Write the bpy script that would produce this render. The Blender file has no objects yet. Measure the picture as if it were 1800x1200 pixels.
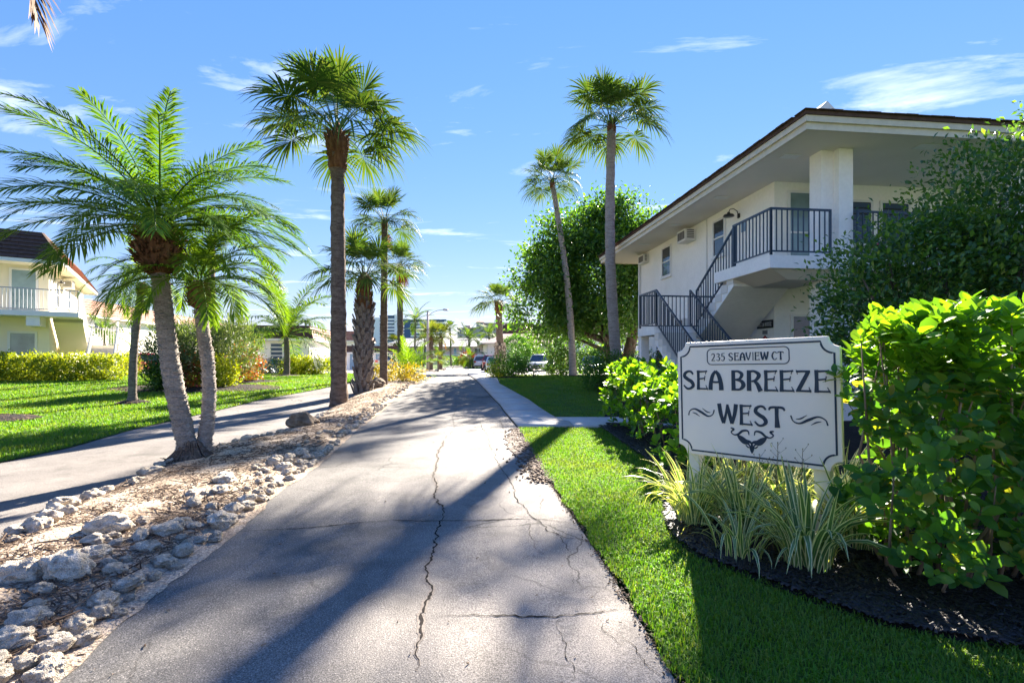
import bpy, bmesh, math, random
import numpy as np
from mathutils import Vector, Matrix, noise as mnoise

random.seed(7); RNG = np.random.default_rng(11)
SC = bpy.context.scene
COL = SC.collection
# ------------------------------------------------------------------ camera
FPX, HZ, EYE = 880.0, 630.0, 1.35          # focal length in photo pixels, horizon row, eye height
cam = bpy.data.cameras.new('camera'); camo = bpy.data.objects.new('camera', cam); COL.objects.link(camo)
cam.sensor_width = 36; cam.lens = FPX / 1800 * 36; cam.shift_y = (HZ - 600) / 1800
cam.clip_start = .05; cam.clip_end = 3000
camo.location = (0, 0, EYE); camo.rotation_euler = (math.radians(90), 0, 0)
SC.camera = camo
# ------------------------------------------------------------------ light
SUN_AZ, SUN_EL = math.radians(15.8), math.radians(29.6)     # to the right of the view axis, above the horizon
sdir = Vector((math.sin(SUN_AZ) * math.cos(SUN_EL), math.cos(SUN_AZ) * math.cos(SUN_EL), math.sin(SUN_EL)))
sl = bpy.data.lights.new('sun', 'SUN'); sl.energy = 4.4; sl.angle = math.radians(.6); sl.color = (1, .91, .78)
so = bpy.data.objects.new('sun', sl); COL.objects.link(so); so.location = (20, 60, 60)
so.rotation_euler = sdir.to_track_quat('Z', 'Y').to_euler()
world = bpy.data.worlds.new('World'); SC.world = world; world.use_nodes = True
wn = world.node_tree; wn.nodes.clear()
def wnode(t, **k):
    n = wn.nodes.new(t)
    for a, b in k.items(): setattr(n, a, b)
    return n
sky = wnode('ShaderNodeTexSky'); sky.sky_type = 'NISHITA'; sky.sun_disc = False
sky.sun_elevation = SUN_EL; sky.sun_rotation = SUN_AZ
sky.air_density = 1.0; sky.dust_density = 0.0; sky.ozone_density = 3.0; sky.altitude = 0
hs = wnode('ShaderNodeHueSaturation'); hs.inputs['Saturation'].default_value = 1.22; hs.inputs['Value'].default_value = 1.0
wn.links.new(sky.outputs[0], hs.inputs['Color'])
tint = wnode('ShaderNodeMix', data_type='RGBA', blend_type='MULTIPLY'); tint.inputs[0].default_value = 1; tint.inputs[7].default_value = (.70, .645, 1.0, 1); wn.links.new(hs.outputs[0], tint.inputs[6])
tc = wnode('ShaderNodeTexCoord'); sep = wnode('ShaderNodeSeparateXYZ'); wn.links.new(tc.outputs['Generated'], sep.inputs[0])
def wmath(op, a, b=None):
    n = wnode('ShaderNodeMath', operation=op)
    for i, q in enumerate((a, b)):
        if q is None: continue
        if isinstance(q, (int, float)): n.inputs[i].default_value = q
        else: wn.links.new(q, n.inputs[i])
    return n.outputs[0]
zz = wmath('MAXIMUM', sep.outputs[2], .06)
cx = wmath('DIVIDE', sep.outputs[0], zz); cy = wmath('DIVIDE', sep.outputs[1], zz)
cmb = wnode('ShaderNodeCombineXYZ'); wn.links.new(wmath('MULTIPLY', cx, .75), cmb.inputs[0]); wn.links.new(wmath('MULTIPLY', cy, 1.5), cmb.inputs[1])
n1 = wnode('ShaderNodeTexNoise'); n1.inputs['Scale'].default_value = 1.15; n1.inputs['Detail'].default_value = 8; n1.inputs['Roughness'].default_value = .62
n1.inputs['Distortion'].default_value = .6
wn.links.new(cmb.outputs[0], n1.inputs['Vector'])
cr = wnode('ShaderNodeValToRGB'); cr.color_ramp.elements[0].position = .57; cr.color_ramp.elements[1].position = .80
wn.links.new(n1.outputs[0], cr.inputs[0])
cf = wmath('MULTIPLY', cr.outputs[0], .75)
mx = wnode('ShaderNodeMix', data_type='RGBA'); wn.links.new(cf, mx.inputs[0]); sxyz = wnode('ShaderNodeSeparateColor'); wn.links.new(tint.outputs[2], sxyz.inputs[0]); cxyz = wnode('ShaderNodeCombineColor')
for i_, (k_, g_) in enumerate(((.48, .70), (.485, .56), (.66, .22))):      # whole-sky film response: the bright horizon rolls off instead of clipping
    wn.links.new(wmath('MULTIPLY', wmath('POWER', wmath('MULTIPLY', sxyz.outputs[i_], .342), g_), k_ * .79 / .342), cxyz.inputs[i_])
wn.links.new(cxyz.outputs[0], mx.inputs[6]); mx.inputs[7].default_value = (3.0, 3.1, 3.2, 1)
bg = wnode('ShaderNodeBackground'); bg.inputs[1].default_value = .095
wo = wnode('ShaderNodeOutputWorld'); wn.links.new(mx.outputs[2], bg.inputs[0]); wn.links.new(bg.outputs[0], wo.inputs[0])
vs = SC.view_settings; vs.view_transform = 'Standard'; vs.look = 'None'; vs.gamma = 1; vs.use_curve_mapping = False; vs.exposure = 2.82
SC.cycles.max_bounces = 8; SC.cycles.transparent_max_bounces = 8; SC.cycles.use_denoising = True

# ------------------------------------------------------------------ terrain and pixel helpers
TY = [-60, 11, 23, 29, 45, 80, 130, 1500]; TZ = [0, 0, .38, .38, .05, 0, -.2, -.2]
def sstep(t): return t * t * (3 - 2 * t)
def terr(y):
    y = np.asarray(y, float); out = np.zeros_like(y)
    for i in range(len(TY) - 1):
        m = (y >= TY[i]) & (y <= TY[i + 1]); t = (y - TY[i]) / (TY[i + 1] - TY[i])
        out = np.where(m, TZ[i] + (TZ[i + 1] - TZ[i]) * sstep(np.clip(t, 0, 1)), out)
    return out
def tz(y): return float(terr(y))
def gd(v):                               # distance along the view at which the ground shows at photo row v
    lo, hi = .6, 300.
    for _ in range(60):
        m = (lo + hi) / 2
        if HZ + FPX * (EYE - tz(m)) / m > v: lo = m
        else: hi = m
    return lo
def G(u, v):                             # point on the ground seen at a photo pixel
    d = gd(v); return ((u - 900) / FPX * d, d)
def P(u, d): return ((u - 900) / FPX * d, d)
def H(v, d): return EYE + (HZ - v) / FPX * d   # height of something seen at row v at distance d

# ------------------------------------------------------------------ mesh helpers
class MB:
    def __init__(s): s.v = []; s.f = []
    def add(s, vs, fs):
        o = len(s.v); s.v += [tuple(p) for p in vs]; s.f += [tuple(i + o for i in f) for f in fs]; return s
    def box(s, x0, x1, y0, y1, z0, z1):
        return s.add([(x0,y0,z0),(x1,y0,z0),(x1,y1,z0),(x0,y1,z0),(x0,y0,z1),(x1,y0,z1),(x1,y1,z1),(x0,y1,z1)],
                     [(3,2,1,0),(4,5,6,7),(0,1,5,4),(1,2,6,5),(2,3,7,6),(3,0,4,7)])
    def hexa(s, p8): return s.add(p8, [(3,2,1,0),(4,5,6,7),(0,1,5,4),(1,2,6,5),(2,3,7,6),(3,0,4,7)])
    def bar(s, a, b, w, h=None):         # square bar between two points
        h = h or w; a = Vector(a); b = Vector(b); d = (b - a).normalized()
        up = Vector((0,0,1)) if abs(d.z) < .9 else Vector((0,1,0))
        x = d.cross(up).normalized() * (w/2); y = x.cross(d).normalized() * (h/2)
        return s.hexa([a-x-y, a+x-y, a+x+y, a-x+y, b-x-y, b+x-y, b+x+y, b-x+y])
    def prism(s, poly, t0, t1, fn):      # closed 2-D outline pushed from t0 to t1; fn(p, q, t) -> xyz
        n = len(poly); vs = [fn(p, q, t0) for p, q in poly] + [fn(p, q, t1) for p, q in poly]
        return s.add(vs, [tuple(range(n))[::-1], tuple(range(n, 2*n))] + [(i, (i+1) % n, n+(i+1) % n, n+i) for i in range(n)])
    def tube(s, path, rad, n=8, cap=True):
        path = [Vector(p) for p in path]; m = len(path); vs = []; fs = []
        if isinstance(rad, (int, float)): rad = [rad] * m
        ref = None
        for i, p in enumerate(path):
            d = (path[min(i+1, m-1)] - path[max(i-1, 0)]).normalized()
            if ref is None: ref = Vector((1,0,0)) if abs(d.x) < .8 else Vector((0,1,0))
            x = (ref - d * ref.dot(d)).normalized(); ref = x; y = d.cross(x)
            for k in range(n):
                a = 2 * math.pi * k / n; vs.append(p + (x * math.cos(a) + y * math.sin(a)) * rad[i])
        for i in range(m - 1):
            for k in range(n): fs.append((i*n+k, i*n+(k+1) % n, (i+1)*n+(k+1) % n, (i+1)*n+k))
        if cap: fs += [tuple(range(n))[::-1], tuple(range((m-1)*n, m*n))]
        return s.add(vs, fs)
    def mesh(s, name, mat, smooth=False):
        me = bpy.data.meshes.new(name); me.from_pydata(s.v, [], s.f); me.update()
        if mat: me.materials.append(mat)
        if smooth: me.shade_smooth()
        return me
    def build(s, name, mat, parent=None, smooth=False, loc=None):
        return link(name, s.mesh(name, mat, smooth), parent, loc)
def link(name, me, parent=None, loc=None):
    o = bpy.data.objects.new(name, me); COL.objects.link(o)
    if parent: o.parent = parent
    if loc: o.location = loc
    return o
def npmesh(name, V, faces, mat, uv=None, smooth=False):
    V = np.ascontiguousarray(V, np.float32)
    faces = [np.ascontiguousarray(f, np.int32) for f in (faces if isinstance(faces, list) else [faces]) if len(f)]
    me = bpy.data.meshes.new(name); me.vertices.add(len(V)); me.vertices.foreach_set('co', V.ravel())
    idx = np.concatenate([f.ravel() for f in faces]); tot = np.concatenate([np.full(len(f), f.shape[1], np.int32) for f in faces])
    st = np.concatenate([[0], np.cumsum(tot)[:-1]]).astype(np.int32)
    me.loops.add(len(idx)); me.loops.foreach_set('vertex_index', idx)
    me.polygons.add(len(tot)); me.polygons.foreach_set('loop_start', st)
    if uv is not None:
        l = me.uv_layers.new(name='UVMap'); l.data.foreach_set('uv', np.ascontiguousarray(uv, np.float32)[idx].ravel())
    me.update(calc_edges=True)
    if smooth: me.shade_smooth()
    if mat: me.materials.append(mat)
    return me
def inst(tv, tf, R, pos):                # many copies of a template as one vertex / face set
    tv = np.asarray(tv, float); n, k = len(pos), len(tv)
    V = (np.einsum('nij,kj->nki', R, tv) + pos[:, None, :]).reshape(-1, 3)
    F = [(np.asarray(f)[None] + (np.arange(n) * k)[:, None, None]).reshape(-1, np.asarray(f).shape[1]) for f in tf]
    return V, F
def basis(d, n, size):                   # columns: along, across, normal
    d = d / np.linalg.norm(d, axis=1, keepdims=True)
    n = n - d * (n * d).sum(1, keepdims=True); n = n / (np.linalg.norm(n, axis=1, keepdims=True) + 1e-9)
    y = np.cross(n, d)
    return np.stack([d, y, n], axis=2) * np.asarray(size).reshape(-1, 1, 1)
def tag(o, label=None, cat=None, group=None, kind=None):
    if label: o['label'] = label
    if cat: o['category'] = cat
    if group: o['group'] = group
    if kind: o['kind'] = kind
    return o
def thing(name, label, cat, loc=(0,0,0), rotz=0, group=None):
    o = bpy.data.objects.new(name, None); COL.objects.link(o); o.location = loc; o.rotation_euler = (0, 0, rotz)
    o.empty_display_size = .2
    return tag(o, label, cat, group)

# ------------------------------------------------------------------ materials
def newmat(name):
    m = bpy.data.materials.new(name); m.use_nodes = True; nt = m.node_tree; nt.nodes.clear()
    return m, nt
def N(nt, t, **k):
    n = nt.nodes.new(t)
    for a, b in k.items():
        if a in n.inputs: 
            if hasattr(b, 'links'): nt.links.new(b, n.inputs[a])
            else: n.inputs[a].default_value = b
        else: setattr(n, a, b)
    return n
def ramp(nt, fac, stops):
    r = nt.nodes.new('ShaderNodeValToRGB'); e = r.color_ramp.elements
    while len(e) < len(stops): e.new(.5)
    for q, (p, c) in zip(e, stops): q.position = p; q.color = tuple(c) + (1,) if len(c) == 3 else c
    nt.links.new(fac, r.inputs[0]); return r.outputs[0]
def mixc(nt, fac, a, b, blend='MIX'):
    n = nt.nodes.new('ShaderNodeMix'); n.data_type = 'RGBA'; n.blend_type = blend
    for i, q in ((0, fac), (6, a), (7, b)):
        if hasattr(q, 'links'): nt.links.new(q, n.inputs[i])
        else: n.inputs[i].default_value = q if isinstance(q, (int, float)) else tuple(q) + (1,) if len(q) == 3 else q
    return n.outputs[2]
def surf(name, cols, scale=4, rough=.8, bump=None, spec=.3, detail=6, metal=0, fine=None, stretch=None, lo=.3, hi=.7, uv='Object'):
    """noise-mottled surface; fine = (scale, amount) adds small speckle, bump = (scale, strength, distance)"""
    m, nt = newmat(name); co = N(nt, 'ShaderNodeTexCoord').outputs[uv]
    if stretch:
        mp = N(nt, 'ShaderNodeMapping'); mp.inputs['Scale'].default_value = stretch; nt.links.new(co, mp.inputs[0]); co = mp.outputs[0]
    oi = N(nt, 'ShaderNodeObjectInfo'); off = N(nt, 'ShaderNodeVectorMath', operation='ADD'); nt.links.new(co, off.inputs[0])
    sc = N(nt, 'ShaderNodeVectorMath', operation='SCALE'); sc.inputs[0].default_value = (37, 19, 53); nt.links.new(oi.outputs['Random'], sc.inputs[3]); nt.links.new(sc.outputs[0], off.inputs[1]); co = off.outputs[0]
    nz = N(nt, 'ShaderNodeTexNoise', Scale=scale, Detail=detail, Roughness=.6); nt.links.new(co, nz.inputs['Vector'])
    k = len(cols); c = ramp(nt, nz.outputs[0], [(lo + (hi - lo) * i / max(1, k - 1), q) for i, q in enumerate(cols)])
    if fine:
        f = N(nt, 'ShaderNodeTexNoise', Scale=fine[0], Detail=2); nt.links.new(co, f.inputs['Vector'])
        g = ramp(nt, f.outputs[0], [(.35, (1 - fine[1],) * 3), (.65, (1 + fine[1],) * 3)])
        c = mixc(nt, 1.0, c, g, 'MULTIPLY')
    b = N(nt, 'ShaderNodeBsdfPrincipled', Roughness=rough, Metallic=metal); nt.links.new(c, b.inputs['Base Color']); b.inputs['Specular IOR Level'].default_value = spec
    if bump:
        bz = N(nt, 'ShaderNodeTexNoise', Scale=bump[0], Detail=5); nt.links.new(co, bz.inputs['Vector'])
        bp = N(nt, 'ShaderNodeBump', Strength=bump[1], Distance=bump[2] if len(bump) > 2 else .01); nt.links.new(bz.outputs[0], bp.inputs['Height']); nt.links.new(bp.outputs[0], b.inputs['Normal'])
    o = N(nt, 'ShaderNodeOutputMaterial'); nt.links.new(b.outputs[0], o.inputs[0]); return m
def leafmat(name, cols, tcol=(1.5, 1.7, .5), trans=.45, rough=.4, spec=.4, stripes=None, patch=None):
    m, nt = newmat(name)
    g = N(nt, 'ShaderNodeNewGeometry'); oi = N(nt, 'ShaderNodeObjectInfo')
    ad = N(nt, 'ShaderNodeMath', operation='ADD'); nt.links.new(g.outputs['Random Per Island'], ad.inputs[0]); nt.links.new(oi.outputs['Random'], ad.inputs[1])
    fr = N(nt, 'ShaderNodeMath', operation='FRACT'); nt.links.new(ad.outputs[0], fr.inputs[0])
    c = ramp(nt, fr.outputs[0], [(i / max(1, len(cols) - 1), q) for i, q in enumerate(cols)])
    if stripes:
        uvn = N(nt, 'ShaderNodeUVMap'); sp = N(nt, 'ShaderNodeSeparateXYZ'); nt.links.new(uvn.outputs[0], sp.inputs[0])
        s = ramp(nt, sp.outputs[0], [(0, (1,)*3), (.17, (1,)*3), (.24, (0,)*3), (.46, (0,)*3), (.5, (.35,)*3), (.54, (0,)*3), (.76, (0,)*3), (.83, (1,)*3), (1, (1,)*3)])
        c = mixc(nt, s, c, stripes)
    if patch:
        pz = N(nt, 'ShaderNodeTexNoise', Scale=patch[1], Detail=7, Roughness=.65); nt.links.new(N(nt, 'ShaderNodeTexCoord').outputs['Object'], pz.inputs['Vector'])
        c = mixc(nt, ramp(nt, pz.outputs[0], [(.46, (0,)*3), (.68, (.62,)*3)]), c, patch[0]); c = mixc(nt, ramp(nt, pz.outputs[0], [(.30, (.5,)*3), (.44, (0,)*3)]), c, patch[2])
    b = N(nt, 'ShaderNodeBsdfPrincipled', Roughness=rough); nt.links.new(c, b.inputs['Base Color']); b.inputs['Specular IOR Level'].default_value = spec
    t = N(nt, 'ShaderNodeBsdfTranslucent'); nt.links.new(mixc(nt, 1.0, c, tcol, 'MULTIPLY'), t.inputs[0])
    ms = N(nt, 'ShaderNodeMixShader'); ms.inputs[0].default_value = trans; nt.links.new(b.outputs[0], ms.inputs[1]); nt.links.new(t.outputs[0], ms.inputs[2])
    o = N(nt, 'ShaderNodeOutputMaterial'); nt.links.new(ms.outputs[0], o.inputs[0]); return m
def plain(name, c, rough=.5, spec=.4, metal=0, vary=.08):
    d = [max(0, q * (1 - vary)) for q in c]; e = [q * (1 + vary) for q in c]
    return surf(name, [d, e], 6, rough, None, spec, 4, metal)
def glassmat(name, c, rough=.06):
    m, nt = newmat(name); b = N(nt, 'ShaderNodeBsdfPrincipled', Roughness=rough); b.inputs['Specular IOR Level'].default_value = .7
    co = N(nt, 'ShaderNodeTexCoord').outputs['Object']; nz = N(nt, 'ShaderNodeTexNoise', Scale=1.4, Detail=3); nt.links.new(co, nz.inputs['Vector'])
    nt.links.new(ramp(nt, nz.outputs[0], [(.3, [q * .7 for q in c]), (.7, [q * 1.3 for q in c])]), b.inputs['Base Color'])
    o = N(nt, 'ShaderNodeOutputMaterial'); nt.links.new(b.outputs[0], o.inputs[0]); return m

M = {}
M['grass_soil'] = surf('grass_soil', [(.03,.05,.012), (.06,.12,.02), (.10,.19,.03)], 3, .95, (60, .6, .03), .1, 8, fine=(90, .35))
M['grass'] = leafmat('grass_blades', [(.065,.185,.016), (.095,.24,.02), (.13,.28,.03), (.085,.22,.018), (.18,.235,.05), (.08,.20,.018)], (1.6,1.5,.35), .45, .55, .25, patch=((.19,.23,.05), .9, (.05,.15,.018)))
M['sand'] = surf('sand_debris', [(.20,.14,.095), (.34,.26,.19), (.47,.38,.29), (.28,.20,.135)], 2.2, .95, (45, .9, .03), .1, 9, fine=(70, .35))
M['concrete'] = surf('concrete', [(.40,.38,.35), (.52,.49,.45)], 2.0, .85, (90, .25, .004), .2, 8, fine=(160, .12))
M['parking'] = surf('parking_pavement', [(.40,.36,.32), (.52,.47,.43), (.46,.42,.38)], .35, .85, (60, .3, .005), .2, 8, fine=(120, .12))
M['mulch_soil'] = surf('mulch_soil', [(.008,.007,.007), (.02,.016,.014), (.035,.028,.024)], 12, .9, (50, 1, .04), .2, 8)
M['chip'] = leafmat('mulch_chip', [(.008,.007,.007), (.018,.014,.012), (.03,.022,.018), (.012,.01,.009)], (1,1,1), 0, .55, .5)
M['brown_chip'] = leafmat('brown_chip', [(.06,.035,.02), (.11,.07,.045), (.16,.11,.075), (.045,.028,.018)], (1,1,1), 0, .8, .2)
M['rock'] = surf('limestone', [(.24,.20,.16), (.56,.47,.36), (.74,.64,.51), (.82,.74,.62)], 4, .92, (22, 1, .03), .15, 10, fine=(40, .25), lo=.28, hi=.68)
M['boulder'] = surf('brown_boulder', [(.08,.06,.045), (.18,.135,.095), (.30,.24,.18)], 5, .9, (18, .9, .03), .15, 10)
M['white_wall'] = surf('white_stucco', [(.80,.76,.69), (.89,.85,.78), (.87,.82,.75)], .7, .85, (90, .5, .006), .2, 10, fine=(14, .025))
M['cream_wall'] = surf('cream_stucco', [(.80,.71,.53), (.85,.77,.60)], .8, .85, (120, .25, .004), .2, 8)
M['pink_wall'] = surf('pink_stucco', [(.62,.45,.40), (.68,.52,.47)], .6, .85, None, .2)
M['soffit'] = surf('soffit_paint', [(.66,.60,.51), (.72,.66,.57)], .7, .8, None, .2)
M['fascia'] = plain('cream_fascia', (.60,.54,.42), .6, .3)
M['navy_metal'] = plain('navy_paint', (.012,.035,.06), .4, .5)
M['white_metal'] = plain('white_paint', (.78,.77,.74), .45, .4, 0, .03)
M['frame_white'] = plain('white_frame', (.74,.72,.68), .5, .4, 0, .03)
M['black_metal'] = plain('black_metal', (.012,.012,.013), .4, .5)
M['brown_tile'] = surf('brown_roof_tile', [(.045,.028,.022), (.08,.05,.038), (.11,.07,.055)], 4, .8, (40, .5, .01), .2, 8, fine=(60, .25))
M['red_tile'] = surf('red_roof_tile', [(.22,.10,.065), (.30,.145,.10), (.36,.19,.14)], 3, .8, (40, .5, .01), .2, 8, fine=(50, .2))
M['shingle'] = surf('brown_shingle', [(.07,.042,.034), (.12,.08,.065)], 5, .9, (40, .6, .01), .1)
M['pale_roof'] = surf('pale_roof', [(.66,.60,.54), (.78,.74,.70)], 1.0, .8, None, .2, 6)
M['pink_roof'] = surf('dusty_pink_roof', [(.42,.27,.22), (.52,.36,.30)], 2, .85, None, .2)
M['glass'] = glassmat('dark_glass', (.025,.035,.045))
M['glass_green'] = glassmat('curtain_glass', (.20,.28,.27), .1)
M['louvre'] = plain('blue_louvre', (.03,.065,.12), .35, .5)
M['blue_door'] = plain('blue_grey_door', (.22,.33,.42), .5, .4)
M['ac_white'] = plain('ac_white', (.68,.66,.60), .5, .4)
M['ac_dark'] = plain('ac_grille', (.12,.11,.10), .6, .3)
M['palm_trunk'] = surf('palm_trunk_grey', [(.10,.08,.065), (.20,.165,.14), (.28,.24,.21)], 6, .95, (30, 1, .03), .1, 8, stretch=(1, 1, 3.5), fine=(40, .3))
M['palm_trunk_brown'] = surf('palm_trunk_brown', [(.09,.062,.046), (.17,.125,.095), (.25,.195,.155)], 6, .95, (30, 1, .03), .1, 8, stretch=(1, 1, 3), fine=(40, .3))
M['palm_trunk_pale'] = surf('palm_trunk_pale', [(.22,.19,.165), (.33,.29,.255), (.40,.36,.32)], 5, .95, (30, 1, .03), .1, 8, stretch=(1, 1, 3.5), fine=(40, .25))
M['boot_grey'] = surf('grey_leaf_base', [(.09,.075,.065), (.19,.165,.145), (.30,.265,.235)], 7, .95, (50, .8, .01), .1, 6, stretch=(1, 1, .3))
M['boot_brown'] = surf('brown_leaf_base', [(.07,.033,.017), (.16,.075,.038), (.27,.14,.075)], 9, .95, (50, .8, .01), .1, 6, stretch=(1, 1, .3))
M['boot_pale'] = surf('pale_leaf_base', [(.20,.16,.12), (.36,.30,.24), (.5,.43,.36)], 8, .95, (50, .8, .01), .1, 6)
M['bark'] = surf('bark', [(.05,.038,.028), (.11,.085,.065), (.17,.14,.11)], 8, .95, (30, 1, .03), .1, 8, stretch=(1, 1, .4))
M['twig'] = surf('twig', [(.18,.13,.085), (.30,.23,.165)], 8, .9, None, .1)
M['petiole'] = plain('petiole', (.18,.22,.05), .5, .3)
M['fan_leaf'] = leafmat('fan_palm_leaf', [(.035,.075,.016), (.055,.115,.02), (.085,.15,.028), (.12,.16,.04)], (1.7,1.6,.55), .26, .6, .12)
M['fan_leaf_yellow'] = leafmat('fan_palm_leaf_yellowish', [(.06,.10,.018), (.10,.15,.025), (.16,.17,.04)], (1.7,1.5,.5), .35, .6, .12)
M['date_leaf'] = leafmat('date_palm_leaf', [(.03,.09,.014), (.05,.13,.016), (.08,.17,.02), (.12,.20,.025)], (2.1,1.9,.4), .34, .5, .2)
M['date_leaf_lime'] = leafmat('date_palm_leaf_lime', [(.06,.14,.018), (.09,.19,.02), (.14,.23,.03)], (2.0,1.7,.4), .42, .55, .15)
M['coco_leaf'] = leafmat('coconut_leaf', [(.04,.10,.014), (.06,.14,.018), (.12,.18,.025)], (2.0,1.7,.4), .42, .55, .15)
M['dead_leaf'] = leafmat('dead_frond', [(.12,.05,.018), (.22,.10,.03), (.10,.06,.03)], (1.8,1.1,.4), .4, .6, .2)
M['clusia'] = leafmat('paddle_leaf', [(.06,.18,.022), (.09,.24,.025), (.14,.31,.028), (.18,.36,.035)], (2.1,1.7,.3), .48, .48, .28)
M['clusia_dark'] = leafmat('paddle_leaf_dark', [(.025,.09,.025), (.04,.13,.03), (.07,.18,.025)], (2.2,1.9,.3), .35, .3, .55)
M['hedge_leaf'] = leafmat('hedge_leaf', [(.03,.11,.03), (.05,.16,.032), (.085,.22,.03), (.045,.14,.036), (.15,.30,.03), (.10,.24,.03), (.05,.15,.035), (.07,.19,.03), (.30,.26,.05)], (2.2,1.9,.3), .5, .40, .4)
M['dark_leaf'] = leafmat('dark_leaf', [(.028,.08,.03), (.045,.12,.032), (.075,.165,.034), (.13,.22,.04)], (2.2,1.9,.4), .45, .32, .5)
M['ficus_leaf'] = leafmat('ficus_leaf', [(.028,.085,.02), (.045,.12,.024), (.07,.16,.028), (.12,.22,.03)], (2.0,1.9,.4), .42, .4, .4)
M['oleander_leaf'] = leafmat('oleander_leaf', [(.035,.075,.03), (.07,.12,.05), (.14,.19,.09), (.05,.10,.035)], (1.8,1.6,.5), .38, .45, .4)
M['yellow_leaf'] = leafmat('yellow_leaf', [(.16,.24,.02), (.27,.35,.025), (.38,.42,.035), (.10,.18,.018)], (1.6,1.4,.3), .42, .5, .3)
M['gold_leaf'] = leafmat('gold_leaf', [(.30,.27,.03), (.42,.36,.035), (.17,.21,.03), (.36,.27,.035)], (1.5,1.2,.3), .4, .5, .3)
M['croton_leaf'] = leafmat('croton_leaf', [(.45,.03,.025), (.30,.16,.03), (.12,.18,.02), (.22,.22,.03), (.5,.05,.08)], (1.6,1.2,.4), .4, .45, .4)
M['red_leaf'] = leafmat('red_leaf', [(.20,.035,.02), (.28,.07,.03), (.14,.09,.03)], (1.6,1,.4), .4, .5, .3)
M['topiary_leaf'] = leafmat('topiary_leaf', [(.03,.11,.018), (.05,.15,.02), (.08,.20,.025)], (1.8,1.6,.4), .38, .5, .3)
M['flax'] = leafmat('striped_blade', [(.07,.16,.05), (.10,.20,.055), (.14,.24,.055)], (1.7,1.6,.5), .38, .35, .45, stripes=(.72,.72,.42))
M['dry_stem'] = plain('dry_stem', (.20,.16,.09), .8, .2)
M['flower'] = leafmat('pink_flower', [(.65,.06,.14), (.75,.12,.20)], (1.2,1,1), .35, .5, .3)
M['red_flower'] = leafmat('red_flower', [(.6,.03,.03), (.7,.06,.06)], (1.2,1,1), .3, .5, .3)
M['sign_board'] = surf('sign_board_paint', [(.84,.75,.64), (.88,.79,.68)], 2.5, .5, (150, .06, .002), .35, 8)
M['sign_navy'] = plain('sign_navy', (.010,.030,.055), .45, .4)
M['sign_post'] = plain('sign_post', (.70,.67,.60), .6, .3)
M['crack'] = surf('crack_fill', [(.008,.007,.006), (.03,.025,.022)], 14, .95, None, .1)
M['crack_sand'] = surf('crack_sand', [(.27,.235,.20), (.17,.145,.125)], 20, .95, (60, .5, .01), .1)
M['rubber'] = plain('rubber', (.015,.015,.016), .8, .2)
M['alloy'] = plain('alloy', (.30,.31,.32), .45, .4, .6)
M['carglass'] = glassmat('car_glass', (.03,.045,.06), .04)
M['lamp_red'] = plain('tail_lamp', (.45,.015,.015), .25, .6)
M['lamp_clear'] = plain('head_lamp', (.65,.67,.70), .15, .7)
M['pole'] = plain('concrete_pole', (.42,.37,.32), .7, .3)
M['grey_metal'] = plain('grey_metal', (.28,.30,.32), .4, .5, .5)
M['tower_white'] = plain('tower_white', (.86,.86,.84), .7, .3)
M['tower_blue'] = plain('tower_blue', (.03,.10,.22), .4, .5)
M['tower_beige'] = plain('tower_beige', (.52,.45,.40), .8, .2)
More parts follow.
